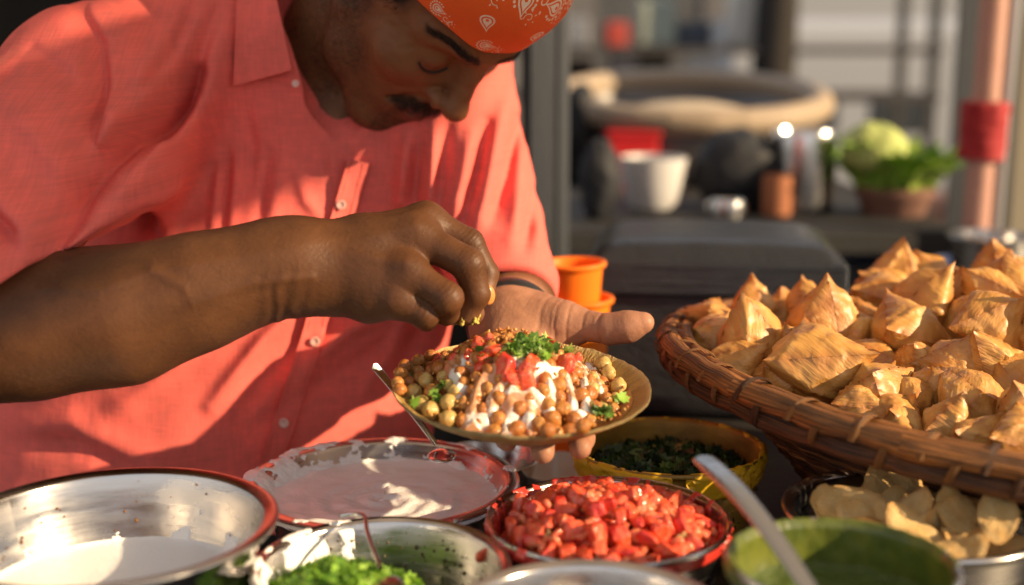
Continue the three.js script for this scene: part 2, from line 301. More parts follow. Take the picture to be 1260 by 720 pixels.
// the neighbouring stall's bench of pots and bowls, a few steps behind
const BENCH = 1.115;
{
  const t = thing('work_bench', 'dark work bench of the neighbouring stall loaded with pots', 'bench');
  const m = std({ color: lin(0.018, 0.018, 0.020), roughness: 0.7, bumpMap: again(noiseTex, 3, 3), bumpScale: 0.003 });
  part(t, 'top', new RoundedBoxGeometry(0.75, 0.04, 1.3, 2, 0.008), m).position.set(0.34, BENCH - 0.02, -2.62);
  for (const x of [0.02, 0.66]) for (const z of [-3.2, -2.05]) part(t, 'leg', new THREE.BoxGeometry(0.05, BENCH - 0.04, 0.05), m).position.set(x, (BENCH - 0.04) / 2, z);
  part(t, 'panel', new THREE.BoxGeometry(0.59, 0.9, 0.02), std({ color: lin(0.028, 0.028, 0.032), roughness: 0.8 })).position.set(0.34, 0.6, -2.05);
}
{ // wide pan with a clay-brown rim
  const t = thing('cauldron', 'wide grey cauldron with a broad brown rim on the back bench', 'cauldron');
  const c = at(860, 142, 2.8), h = c.y - BENCH; t.position.set(c.x - 0.02, BENCH + 0.036, c.z - 0.02); t.rotation.x = 0.125;
  part(t, 'pot', lathe([[0, 0], [0.25, 0], [0.275, 0.02], [0.285, h - 0.01], [0.262, h - 0.01], [0.255, 0.03], [0, 0.02]], 64), std({ color: lin(0.17, 0.165, 0.165), roughness: 0.45, metalness: 0.6, bumpMap: again(noiseTex, 6, 2), bumpScale: 0.004 }));
  part(t, 'rim', new THREE.TorusGeometry(0.283, 0.028, 16, 72).rotateX(Math.PI / 2), std({ color: lin(0.36, 0.28, 0.20), roughness: 0.6, bumpMap: again(noiseTex, 12, 1), bumpScale: 0.004 })).position.y = h;
  part(t, 'mash', lathe([[0, h - 0.03], [0.15, h - 0.035], [0.262, h - 0.05]], 48), std({ color: lin(0.05, 0.035, 0.025), roughness: 0.7 }));
  part(t, 'prop', new THREE.BoxGeometry(0.12, 0.07, 0.03), std({ color: lin(0.05, 0.05, 0.05), roughness: 0.8 })).position.set(0, -0.036, -0.2);
  const dough = deform(new THREE.SphereGeometry(1, 40, 28), (p) => { const n = 1 + 0.10 * fbm(p.x * 1.6, p.y * 2, p.z * 2); p.set(p.x * 0.14 * n, p.y * 0.034 * n, p.z * 0.09 * n); });
  const d = solo('dough_slab', dough, std({ color: lin(0.50, 0.41, 0.30), roughness: 0.8, bumpMap: again(noiseTex, 3, 3), bumpScale: 0.004 }), 'long pale slab of dough lying on the cauldron rim', 'dough');
  d.position.copy(at(853, 146, 2.62)); d.rotation.set(0.15, 0.1, -0.05);
}
{ // red crate, white bowl, dark bags and bright jars in front of the cauldron
  const cb = onPlane(777, 232, BENCH);
  const crate = thing('plastic_crate', 'small bright red plastic crate behind the white bowl', 'crate');
  const red = phy({ color: lin(0.50, 0.008, 0.012), roughness: 0.45 });
  crate.position.set(cb.x, BENCH, cb.z);
  part(crate, 'wall', new RoundedBoxGeometry(0.10, 0.115, 0.08, 2, 0.006), red).position.y = 0.0575;
  part(crate, 'lip', new RoundedBoxGeometry(0.11, 0.012, 0.09, 2, 0.004), red).position.y = 0.113;
  const wb = onPlane(803, 258, BENCH), bh = 0.105;
  solo('white_bowl', lathe([[0, 0], [0.035, 0], [0.05, 0.008], [0.062, bh * 0.5], [0.068, bh], [0.065, bh + 0.002], [0.058, bh * 0.5], [0.04, 0.012], [0, 0.008]], 48), phy({ color: lin(0.62, 0.62, 0.63), roughness: 0.35, clearcoat: 0.3 }), 'plain white bowl in front of the red crate', 'bowl').position.copy(wb); scene.children.at(-1).scale.setScalar(0.88);
  const dark = std({ color: lin(0.012, 0.014, 0.02), roughness: 0.7 });
  for (const [x, y, a, b, c, label] of [[905, 258, 0.075, 0.075, 0.06, 'slumped black bag between the white bowl and the steel jar'], [712, 225, 0.045, 0.11, 0.06, 'tall black bag leaning by the grey post'], [738, 268, 0.035, 0.07, 0.045, 'little black sack beside the white bowl']]) {
    const p = onPlane(x, y, BENCH), o = solo('black_bag', deform(new THREE.SphereGeometry(1, 32, 24), (q) => { const n = 1 + 0.25 * fbm(q.x * 2 + x, q.y * 2, q.z * 2); q.set(q.x * a * n, Math.max(q.y * b * n, -b * 0.9), q.z * c * n); }), dark, label, 'bag', 'black bags on the back bench');
    o.position.set(p.x, BENCH + b * 0.9, p.z);
  }
  for (const [x, y, r, hh, nm, label, m] of [[985, 258, 0.058, 0.14, 'steel_jar', 'tall shiny steel jar at the end of the back bench', M.chrome], [935, 205, 0.02, 0.05, 'steel_tumbler', 'little steel tumbler standing before the cauldron', M.chrome], [893, 273, 0.032, 0.035, 'steel_cup', 'small steel cup glinting just behind the metal box lid', M.chrome], [955, 266, 0.025, 0.07, 'clay_cup', 'terracotta cup beside the tall steel jar', std({ color: lin(0.35, 0.13, 0.06), roughness: 0.8 })]]) {
    const p = onPlane(x, y, BENCH); const o = solo(nm, lathe([[0, 0], [r * 0.9, 0], [r, 0.006], [r * 1.02, hh * 0.8], [r * 0.95, hh * 0.93], [r * 0.98, hh], [r * 0.9, hh], [r * 0.86, hh * 0.85], [r * 0.86, 0.01], [0, 0.008]], 40), m, label, 'container');
    o.position.copy(p);
  }
}
{ // blue drum carrying a terracotta pot of lettuce
  const c = at(1098, 284, 2.2), top = c.y, x = c.x, z = c.z;
  const drum = thing('plastic_drum', 'blue plastic drum under the terracotta pot', 'drum');
  drum.position.set(x, 0, z);
  const blue = phy({ color: lin(0.015, 0.035, 0.13), roughness: 0.4 });
  part(drum, 'body', lathe([[0, 0], [0.10, 0], [0.105, 0.02], [0.105, top * 0.33], [0.11, top * 0.34], [0.105, top * 0.36], [0.105, top * 0.7], [0.11, top * 0.71], [0.105, top * 0.73], [0.10, top - 0.006], [0, top - 0.006]], 48), blue);
  part(drum, 'lid', lathe([[0.104, top - 0.03], [0.108, top - 0.028], [0.108, top - 0.004], [0.10, top], [0, top]], 48), blue);
  const pot = thing('lettuce_pot', 'terracotta pot full of bright green lettuce by the pink pole', 'potted plant');
  pot.position.set(x, top, z);
  part(pot, 'pot', lathe([[0, 0], [0.042, 0], [0.045, 0.003], [0.062, 0.06], [0.067, 0.062], [0.067, 0.078], [0.058, 0.078], [0.056, 0.06], [0, 0.055]], 48), std({ color: lin(0.17, 0.085, 0.06), roughness: 0.85, bumpMap: again(noiseTex, 3, 1), bumpScale: 0.002 }));
  part(pot, 'soil', lathe([[0, 0.066], [0.057, 0.064]], 24), std({ color: lin(0.03, 0.02, 0.015), roughness: 1 }));
  const r = rng(9);
  for (let i = 0; i < 34; i++) { // ruffled leaves, each its own mesh
    const a = i * 2.399, rad = 0.012 + 0.045 * Math.sqrt(i / 34), len = 0.07 + r() * 0.05, lean = 0.25 + rad * 11 * (0.6 + r() * 0.6), s = r() * 50;
    const g = grid(8, 8, (u, v) => { const w = (u - 0.5) * len * 0.75 * Math.sin(Math.PI * (0.12 + 0.86 * v)), l = v * len, b = lean * v; return V(w + 0.006 * noise(u * 4 + s, v * 4, 1), l * Math.cos(b) + 0.010 * noise(u * 5, v * 5 + s, 2), l * Math.sin(b) + 0.012 * Math.abs(u - 0.5) + 0.008 * noise(u * 6 + s, v * 6, 3)); });
    const t = r(); colorize(g, () => mixc([0.18, 0.38, 0.03], [0.36, 0.52, 0.07], t));
    const o = part(pot, 'leaf', g, M.leaf); o.position.set(Math.sin(a) * rad, 0.062, Math.cos(a) * rad); o.rotation.y = a;
  }
  const cab = deform(new THREE.SphereGeometry(1, 32, 24), (p) => { const n = 1 + 0.10 * fbm(p.x * 3, p.y * 3, p.z * 3) + 0.05 * Math.sin(Math.atan2(p.z, p.x) * 5 + p.y * 4); p.set(p.x * 0.055 * n, p.y * 0.042 * n, p.z * 0.05 * n); });
  const cb = solo('cabbage', cab, std({ color: lin(0.44, 0.52, 0.16), roughness: 0.6, bumpMap: again(noiseTex, 3, 3), bumpScale: 0.004 }), 'round pale green cabbage resting on the lettuce pot', 'cabbage');
  cb.position.copy(at(1075, 182, 2.14));
}
{ // steel pot at the right edge, beyond the basket
  const p = onPlane(1262, 345, TABLE + 0.10);
  const t = thing('cooking_pot', 'steel cooking pot at the far end of the counter beside the samosas', 'pot');
  part(t, 'pot', lathe([[0, 0], [0.05, 0], [0.055, 0.005], [0.056, 0.13], [0.064, 0.134], [0.064, 0.137], [0.054, 0.138], [0.052, 0.01], [0, 0.008]], 48), M.steelDull);
  t.position.set(p.x + 0.02, TABLE - 0.003, -1.8);
}
// ---- far: street wall, building, pillar, people, barrows
{
  const wallM = std({ color: lin(0.08, 0.08, 0.083), roughness: 0.9, bumpMap: again(noiseTex, 8, 4), bumpScale: 0.02 });
  const b = thing('street_building', 'pale grey building with shuttered shopfronts across the street', 'building');
  part(b, 'wall', new THREE.BoxGeometry(16, 5, 0.4), wallM).position.set(3, 2.5, -11);
  const dark = std({ color: lin(0.14, 0.13, 0.125), roughness: 0.6 }), frameM = std({ color: lin(0.3, 0.3, 0.31), roughness: 0.6 });
  for (let i = 0; i < 7; i++) { const o = part(b, 'shutter', new THREE.BoxGeometry(1.0, 2.1, 0.3), dark); o.position.set(-3.6 + i * 1.9, 1.05, -10.93); const l = part(b, 'lintel', new THREE.BoxGeometry(1.3, 0.14, 0.2), frameM); l.position.set(-3.6 + i * 1.9, 2.2, -10.76); }
  part(b, 'white_panel', new THREE.BoxGeometry(1.7, 1.5, 0.06), std({ color: lin(0.32, 0.33, 0.35), roughness: 0.7 })).position.set(3.0, 1.05 + 0.75, -10.72);
  const plinth = thing('low_wall', 'low reddish brick wall along the far side of the street', 'wall');
  part(plinth, 'wall', new THREE.BoxGeometry(4, 0.62, 0.25), std({ color: lin(0.10, 0.05, 0.045), roughness: 0.9 })).position.set(3.2, 0.31, -6.4);
  part(plinth, 'coping', new THREE.BoxGeometry(4.06, 0.05, 0.3), std({ color: lin(0.16, 0.085, 0.08), roughness: 0.9 })).position.set(3.2, 0.645, -6.4);
  const pc = at(957, 60, 5.2);
  const tr = thing('tree_trunk', 'dark tree trunk rising behind the cauldron', 'tree');
  part(tr, 'trunk', deform(new THREE.CylinderGeometry(0.07, 0.10, 4, 24, 24), (p) => { const n = 1 + 0.2 * fbm(p.x * 9, p.y * 1.2, p.z * 9); p.x *= n; p.z *= n; p.x += 0.03 * Math.sin(p.y); }), std({ color: lin(0.025, 0.02, 0.017), roughness: 0.95 })).position.y = 2;
  tr.position.set(pc.x, 0, pc.z);
  const van = thing('parked_van', 'white van parked beyond the low wall', 'van');
  const vm = phy({ color: lin(0.36, 0.37, 0.39), roughness: 0.35, clearcoat: 0.5 });
  part(van, 'body', new RoundedBoxGeometry(3.0, 1.25, 1.5, 4, 0.12), vm).position.y = 0.95;
  for (const x of [-0.95, -0.35, 0.5]) part(van, 'window', new RoundedBoxGeometry(0.45, 0.3, 1.52, 3, 0.05), std({ color: lin(0.04, 0.045, 0.05), roughness: 0.15 })).position.set(x, 1.0, 0);
  for (const x of [-0.95, 0.95]) part(van, 'wheel', new THREE.CylinderGeometry(0.3, 0.3, 1.54, 28).rotateX(Math.PI / 2), M.rubber).position.set(x, 0.3, 0);
  van.position.set(2.75, 0, -8.6);
}
{ // goods standing on the far pavement
  const box = (name, x, y, d, w, h, dp, color, label) => { const p = at(x, y, d), o = solo(name, new RoundedBoxGeometry(w, h, dp, 3, Math.min(w, h, dp) * 0.12), std({ color: lin(...color), roughness: 0.7, bumpMap: again(noiseTex, 2, 2), bumpScale: 0.004 }), label, 'box', 'goods stacked on the far pavement'); o.position.copy(p); return o; };
  const rack = thing('street_rack', 'dark metal rack of goods on the far pavement', 'rack');
  const ry = [at(800, 118, 5.4).y, at(800, 62, 5.4).y];
  for (const y of ry) part(rack, 'shelf', new THREE.BoxGeometry(2.0, 0.03, 0.5), std({ color: lin(0.05, 0.045, 0.045), roughness: 0.7 })).position.set(0.75, y, at(800, 90, 5.4).z);
  for (const x of [-0.22, 1.72]) for (const z of [-0.22, 0.22]) part(rack, 'upright', new THREE.BoxGeometry(0.04, ry[1] + 0.6, 0.04), std({ color: lin(0.05, 0.05, 0.05), roughness: 0.6 })).position.set(x, (ry[1] + 0.6) / 2, at(800, 90, 5.4).z + z);
  const stand = (name, x, row, w, h, color, label) => { const o = box(name, x, 90, 5.4, w, h, 0.2, color, label); o.position.y = ry[row] + 0.016 + h / 2; };
  stand('white_carton', 766, 0, 0.11, 0.19, [0.60, 0.58, 0.66], 'tall lilac-white carton on the lower shelf of the street rack');
  stand('brown_carton', 700, 0, 0.2, 0.14, [0.05, 0.035, 0.03], 'dark brown carton at the end of the lower rack shelf');
  stand('olive_sack', 804, 0, 0.12, 0.17, [0.10, 0.09, 0.06], 'olive sack between the cartons on the lower rack shelf');
  stand('white_box', 862, 0, 0.17, 0.09, [0.62, 0.63, 0.68], 'low white box on the lower shelf of the street rack');
  stand('red_box', 757, 1, 0.09, 0.10, [0.45, 0.05, 0.035], 'small red box on the upper shelf of the street rack');
  stand('green_sack', 805, 1, 0.16, 0.19, [0.34, 0.37, 0.30], 'pale green sack on the upper shelf of the street rack');
  stand('grey_carton', 850, 1, 0.14, 0.10, [0.06, 0.07, 0.09], 'dark blue-grey carton on the upper shelf of the street rack');
  stand('grey_bundle', 700, 1, 0.16, 0.12, [0.20, 0.21, 0.24], 'grey bundle at the end of the upper rack shelf');
  stand('cream_carton', 915, 1, 0.15, 0.22, [0.72, 0.66, 0.58], 'tall cream carton beside the tree trunk');
}
{ // right edge: shelves of the next stall
  const t = thing('wooden_shelving', 'beige shelving unit of the next stall beyond the pink pole', 'shelving');
  const m = std({ color: lin(0.30, 0.26, 0.19), roughness: 0.8 });
  const c = at(1275, 100, 2.9); t.position.set(c.x, 0, c.z);
  for (const x of [-0.09, 0.9]) part(t, 'upright', new THREE.BoxGeometry(0.05, 2.2, 0.4), m).position.set(x, 1.1, 0);
  for (const y of [0.5, 0.95, 1.18, 1.42, 1.8]) part(t, 'shelf', new THREE.BoxGeometry(0.94, 0.03, 0.38), m).position.set(0.405, y, 0);
  part(t, 'back', new THREE.BoxGeometry(1.04, 2.2, 0.02), std({ color: lin(0.10, 0.09, 0.07), roughness: 0.9 })).position.set(0.405, 1.1, -0.21);
}
{ // dark canvas hung behind the seller
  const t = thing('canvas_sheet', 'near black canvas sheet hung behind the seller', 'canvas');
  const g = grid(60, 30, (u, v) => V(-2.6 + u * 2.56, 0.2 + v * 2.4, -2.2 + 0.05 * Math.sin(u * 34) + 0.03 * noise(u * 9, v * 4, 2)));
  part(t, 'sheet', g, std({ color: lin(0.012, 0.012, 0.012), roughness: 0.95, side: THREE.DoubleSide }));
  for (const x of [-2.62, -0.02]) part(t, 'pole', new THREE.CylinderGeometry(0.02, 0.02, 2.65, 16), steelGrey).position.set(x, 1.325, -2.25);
}

// ---------------------------------------------------------------- bowls on the counter and what is in them
function discSurface(R, height, rings = 40, seg = 96) {    // a level filling with its own relief: height(x, z)
  return grid(seg, rings, (u, v) => { const a = u * 6.28318531, r = R * (1 - v * 0.9999); const x = Math.sin(a) * r, z = Math.cos(a) * r; return V(x, height(x, z), z); }, true);
}
// a film of food stuck to a lathed wall: thickness() > 0 where it sticks, elsewhere it stays inside the metal
function smear(profile, a0, a1, thick, nu = 160, nv = 40) {
  const seg = []; let L = 0; for (let i = 1; i < profile.length; i++) { const l = Math.hypot(profile[i][0] - profile[i - 1][0], profile[i][1] - profile[i - 1][1]); seg.push([L, l]); L += l; }
  const P = (t) => { t = clamp(t, 0, 1) * L; let i = 0; while (i < seg.length - 1 && t > seg[i][0] + seg[i][1]) i++; const k = clamp((t - seg[i][0]) / seg[i][1], 0, 1), p = profile[i], q = profile[i + 1]; const nr = -(q[1] - p[1]) / seg[i][1], ny = (q[0] - p[0]) / seg[i][1]; return [lerp(p[0], q[0], k), lerp(p[1], q[1], k), nr, ny]; };
  return grid(nu, nv, (u, v) => {
    const a = lerp(a0, a1, u), [r, y, nr, ny] = P(v), edge = Math.min(1, u * 12, (1 - u) * 12, v * 9, (1 - v) * 9);
    const t = thick(a, v) * edge, o = t > 0 ? 0.0003 + t : -0.0012;
    return V(Math.sin(a) * (r + nr * o), y + ny * o, Math.cos(a) * (r + nr * o));
  });
}
function place(px, py, half, h) { const c = onPlane(px, py, h), d = c.clone().sub(EYE).dot(V(0, -SP, -CP)); return { c, R: half / FOCAL * d, H: h - TABLE }; }
// thin-walled vessel: outside up, over the lip, inside down
function vessel(R, H, foot, lip, curve, seg = 112, opt = {}) {
  const out = [[0, 0.001], [foot * 0.9, 0.001]], n = 14, w = 0.0016, flat = lip;
  const rad = (t) => foot + (R - flat - foot) * Math.pow(t, curve);
  for (let i = 0; i <= n; i++) { const t = i / n; out.push([rad(t), 0.002 + (H - 0.004) * (opt.ease ? opt.ease(t) : t)]); }
  const body = out.slice();
  body.push([R - 0.001, H - 0.003], [R, H - 0.0015], [R - 0.0006, H + 0.0004], [R - flat * 0.5, H + 0.0012], [R - flat - 0.0005, H - 0.001]);
  for (let i = n; i >= 0; i--) { const t = i / n; body.push([rad(t) - w, 0.002 + w + (H - 0.006) * (opt.ease ? opt.ease(t) : t)]); }
  body.push([0, 0.0035]);
  return { geometry: lathe(body, seg, opt.wob), rad: (y) => { let b = foot; for (let i = 0; i <= 60; i++) { const t = i / 60; if ((H) * (opt.ease ? opt.ease(t) : t) <= y) b = rad(t); } return b - w; } };
}
const bowlEase = (t) => Math.pow(t, 1.35);

// --- large steel bowl of thin yogurt
{
  const { c, R, H } = place(135, 642, 205, 1.11);
  const v = vessel(R, H, 0.045, 0.0085, 0.55, 128, { ease: bowlEase });
  const t = thing('steel_bowl', 'largest steel mixing bowl, half filled with thin white yogurt', 'bowl', 'steel bowls on the counter'); t.position.set(c.x, TABLE, c.z);
  part(t, 'bowl_wall', v.geometry, M.steel);
  const lvl = H - 0.046, r0 = v.rad(lvl) + 0.0008;
  const g = discSurface(r0, (x, z) => { const lump = Math.max(0, fbm(x * 60 + 3, z * 60, 2, 4) + 0.08) * 0.016 * sstep(0.045, 0.01, Math.hypot(x + 0.005, z - 0.045)); return 0.0006 * fbm(x * 40, z * 40, 0) + lump + 0.0025 * Math.pow(Math.hypot(x, z) / r0, 30); }, 70, 128);
  const y = solo('yogurt', uvBy(g, (p) => [p.x * 8, p.z * 8]), M.yogurt, 'thin white yogurt with curdled lumps in the largest bowl', 'yogurt'); y.position.set(c.x, TABLE + lvl, c.z);
  // dried splashes above the level
  const wall = []; for (let i = 0; i <= 10; i++) { const yy = lerp(lvl - 0.002, H - 0.006, i / 10); wall.push([v.rad(yy), yy]); }
  const s1 = smear(wall, Math.PI * 0.55, Math.PI * 1.6, (a, q) => (fbm(a * 5, q * 1.5, 4, 5) + 0.02 - q * 0.75) * 0.0010, 260, 50);
  part(t, 'yogurt_film', uvBy(s1, (p) => [p.x * 8, p.y * 8]), M.yogurt);
  const r = rng(4), dots = [];
  for (let i = 0; i < 36; i++) { const a = Math.PI * (0.75 + 0.75 * r()), yy = lvl + 0.008 + (H - lvl - 0.014) * Math.pow(r(), 1.4), rr = v.rad(yy), s = 0.0004 + 0.0011 * r() * r(); dots.push(new THREE.SphereGeometry(s, 6, 5).translate(Math.sin(a) * rr, yy, Math.cos(a) * rr)); }
  const d = part(t, 'masala_specks', mergeGeometries(dots), std({ color: lin(0.16, 0.07, 0.02), roughness: 0.8 })); d.userData.kind = 'stuff';
}
// --- shallow steel dish of thick yogurt
{
  const { c, R, H } = place(470, 590, 170, 1.075);
  const prof = [[0, 0], [R * 0.62, 0], [R * 0.72, 0.006], [R * 0.80, H - 0.018], [R - 0.009, H - 0.003], [R - 0.001, H - 0.0025], [R, H - 0.0012], [R - 0.001, H], [R - 0.008, H + 0.0006], [R - 0.0125, H - 0.002], [R * 0.79, H - 0.020], [R * 0.7, H - 0.026], [0, H - 0.026]];
  const t = thing('steel_dish', 'shallow steel dish smeared with thick yogurt', 'dish'); t.position.set(c.x, TABLE, c.z);
  part(t, 'dish', lathe(prof, 128), M.steel);
  const yr = R * 0.86;
  const g = discSurface(yr, (x, z) => { const r = Math.hypot(x, z) / yr, a = Math.atan2(x, z); const swirl = 0.0011 * Math.sin(r * 30 + a * 1.5 + 4 * fbm(x * 20, z * 20, 1)); return H - 0.0165 + swirl * (1 - r) + 0.0024 * fbm(x * 30, z * 45, 3, 5) + 0.006 * Math.pow(r, 10); }, 90, 160);
  const y = solo('yogurt', uvBy(g, (p) => [p.x * 10, p.z * 10]), M.yogurt, 'thick creamy yogurt spread over the shallow dish', 'yogurt'); y.position.set(c.x, TABLE, c.z);
  const inner = [[R * 0.80, H - 0.017], [R - 0.0125, H - 0.0022], [R - 0.008, H + 0.0006], [R - 0.001, H + 0.0002], [R + 0.001, H - 0.004]];
  const clot = (a, q) => (fbm(a * 4, q * 1.6, 9, 5) * 1.5 + 0.30 * sstep(3.0, 3.8, a) * sstep(5.2, 4.6, a) + 0.02 - q * 0.34) * 0.0045;
  part(t, 'yogurt_clots', uvBy(smear(inner, 0.3, 5.9, clot, 420, 46), (p) => [p.x * 10, p.z * 10 + p.y * 10]), M.yogurt);
}
// --- steel bowl of chopped coriander
let herbBowl;
{
  const { c, R, H } = place(470, 694, 160, 1.085); herbBowl = { c, R, H };
  const v = vessel(R, H, 0.032, 0.0055, 0.5, 112, { ease: bowlEase });
  const t = thing('steel_bowl', 'steel bowl with chopped green coriander and a thin spoon handle', 'bowl', 'steel bowls on the counter'); t.position.set(c.x, TABLE, c.z);
  part(t, 'bowl_wall', v.geometry, M.steel);
  const wall = []; for (let i = 0; i <= 8; i++) { const yy = lerp(H * 0.45, H - 0.006, i / 8); wall.push([v.rad(yy), yy]); } wall.push([R - 0.003, H + 0.001], [R + 0.0006, H - 0.002]);
  part(t, 'yogurt_film', uvBy(smear(wall, 3.5, 5.3, (a, q) => (fbm(a * 4, q * 2, 2, 5) * 1.4 + 0.16 * Math.sin((a - 3.5) / 1.8 * Math.PI)) * 0.0026, 160, 50), (p) => [p.x * 10, p.y * 10]), M.yogurt);
  const r = rng(14), drops = [];
  for (let i = 0; i < 90; i++) { const a = Math.PI * (0.62 + 0.7 * r()), yy = H * 0.5 + H * 0.42 * r(), s = 0.0004 + 0.0012 * r() * r(); drops.push(new THREE.SphereGeometry(s, 6, 5).scale(1, 1.2, 1).translate(Math.sin(a) * v.rad(yy), yy, Math.cos(a) * v.rad(yy))); }
  part(t, 'specks', mergeGeometries(drops), std({ color: lin(0.09, 0.06, 0.025), roughness: 0.5 })).userData.kind = 'stuff';
}
// --- leaf litter: chopped herbs as one uncountable mass
function leafBits(n, seed, spot, size, cols) {
  const r = rng(seed), pos = [], col = [], idx = [], q = new THREE.Quaternion(), e = new THREE.Euler();
  for (let i = 0; i < n; i++) {
    const p = spot(r), s = size * (0.5 + r()), c0 = cols[Math.floor(r() * cols.length)], k = 0.75 + 0.5 * r(), stem = r() < 0.22;
    e.set((r() - 0.5) * 2.6, r() * 6.28, (r() - 0.5) * 2.6); q.setFromEuler(e);
    const base = pos.length / 3, bend = (r() - 0.5) * 1.2;
    if (stem) { for (let j = 0; j <= 4; j++) for (let m = 0; m < 3; m++) { const a = m * 2.094, w = V(Math.cos(a) * s * 0.07, Math.sin(a) * s * 0.07 + bend * s * 0.3 * (j / 4) ** 2, (j / 4 - 0.5) * s * 2.2).applyQuaternion(q).add(p); pos.push(w.x, w.y, w.z); col.push(c0[0] * k * 1.5, c0[1] * k * 1.4, c0[2] * k * 1.5); }
      for (let j = 0; j < 4; j++) for (let m = 0; m < 3; m++) { const a = base + j * 3 + m, b = base + j * 3 + (m + 1) % 3; idx.push(a, b, b + 3, a, b + 3, a + 3); } continue; }
    const lobes = 5, pts = [[0, -0.7]]; for (let l = 0; l <= lobes * 2; l++) { const a = lerp(-2.2, 2.2, l / (lobes * 2)), rr = (l % 2 ? 0.62 : 1) * (0.75 + 0.35 * r()); pts.push([Math.sin(a) * rr, Math.cos(a) * rr]); }
    pts.unshift([0, 0]);
    for (const [x, z] of pts) { const w = V(x * s, (x * x * 0.35 + bend * z * z * 0.4 + (r() - 0.5) * 0.15) * s, z * s).applyQuaternion(q).add(p); pos.push(w.x, w.y, w.z); const kk = k * (x === 0 && z === 0 ? 1.15 : 0.95); col.push(c0[0] * kk, c0[1] * kk, c0[2] * kk); }
    for (let m = 1; m < pts.length; m++) idx.push(base, base + m, base + (m === pts.length - 1 ? 1 : m + 1));
  }
  const g = new THREE.BufferGeometry(); g.setAttribute('position', new THREE.Float32BufferAttribute(pos, 3)); g.setAttribute('color', new THREE.Float32BufferAttribute(col, 3)); g.setIndex(idx); g.computeVertexNormals(); return g;
}
{
  const { c, R, H } = herbBowl, tip = V(c.x - 0.026, TABLE, c.z + 0.012);
  const hh = (x, z) => H * 0.72 + 0.028 * Math.exp(-(x * x + z * z) / (0.040 * 0.040));
  const g = leafBits(2600, 21, (r) => { const a = r() * 6.283, q = 0.054 * Math.sqrt(r()), x = Math.sin(a) * q, z = Math.cos(a) * q; return V(tip.x + x, TABLE + hh(x, z) - 0.012 * r() * r() + 0.006 * fbm(x * 80, z * 80, 1), tip.z + z); }, 0.0042, [[0.16, 0.34, 0.02], [0.24, 0.44, 0.035], [0.10, 0.24, 0.015], [0.32, 0.50, 0.06]]);
  solo('chopped_coriander', g, M.leaf, 'finely chopped bright green coriander in the steel bowl', 'herbs', null, 'stuff');
}
// --- spoons
function spoonHandle(a, b, w0, w1, th, bend) {             // flat tapering handle with a rounded end at a
  const n = 60, axis = b.clone().sub(a), L = axis.length(), Y = axis.clone().normalize(), side = Y.clone().cross(EYE.clone().sub(a).add(V(0.25, 0.35, 0))).normalize(), up = side.clone().cross(Y);
  return grid(20, n, (u, v) => { const t = v, ang = u * 6.28318, w = lerp(w0, w1, t) * Math.sqrt(clamp(1 - Math.pow(Math.max(0, 1 - t * L / w0 - 0.0) , 2), 0, 1)); const x = Math.sign(Math.cos(ang)) * Math.pow(Math.abs(Math.cos(ang)), 0.5) * w, z = Math.sign(Math.sin(ang)) * Math.pow(Math.abs(Math.sin(ang)), 0.7) * th * (0.4 + 0.6 * Math.min(1, t * 8)); return a.clone().addScaledVector(Y, t * L).addScaledVector(side, x).addScaledVector(up, z + bend * Math.sin(t * 3.14159)); }, true);
}
{
  const s = thing('serving_spoon', 'steel serving spoon with a broad flat handle stuck in the green chutney', 'spoon');
  const a = at(861, 561, 0.80), b = at(1000, 733, 0.668);
  part(s, 'handle', spoonHandle(a, b, 0.0076, 0.0050, 0.0021, 0.008), M.spoon);
  part(s, 'ladle', deform(new THREE.SphereGeometry(1, 32, 16), (p) => p.set(p.x * 0.02, p.y * 0.006 - 0.002 * (1 - p.x * p.x), p.z * 0.028)), M.spoon).position.copy(b).add(V(0.012, -0.012, 0.01));
  const s2 = thing('teaspoon', 'slim steel teaspoon leaning in the shallow yogurt dish', 'spoon');
  const c2 = at(459, 448, 0.955), d2 = at(536, 546, 0.992);
  part(s2, 'handle', spoonHandle(c2, d2, 0.0034, 0.0022, 0.0009, 0.002), M.chrome);
  part(s2, 'ladle', deform(new THREE.SphereGeometry(1, 32, 16), (p) => p.set(p.x * 0.011, p.y * 0.003, p.z * 0.016)), M.chrome).position.copy(d2).add(V(0.006, -0.006, 0.012));
  const s3 = thing('teaspoon', 'thin steel teaspoon hooked over the coriander bowl rim', 'spoon');
  const h = herbBowl, e0 = at(418, 635, 0.845), e1 = at(468, 700, 0.775), e2 = at(446, 634, 0.842);
  const path = new THREE.CatmullRomCurve3([e0, at(430, 633, 0.847), e2, at(452, 655, 0.82), e1]);
  part(s3, 'handle', new THREE.TubeGeometry(path, 60, 0.0015, 10), M.chrome);
  part(s3, 'ladle', deform(new THREE.SphereGeometry(1, 24, 14), (p) => p.set(p.x * 0.011, p.y * 0.003, p.z * 0.016)), M.chrome).position.copy(e1).add(V(0.004, -0.008, 0.008));
}
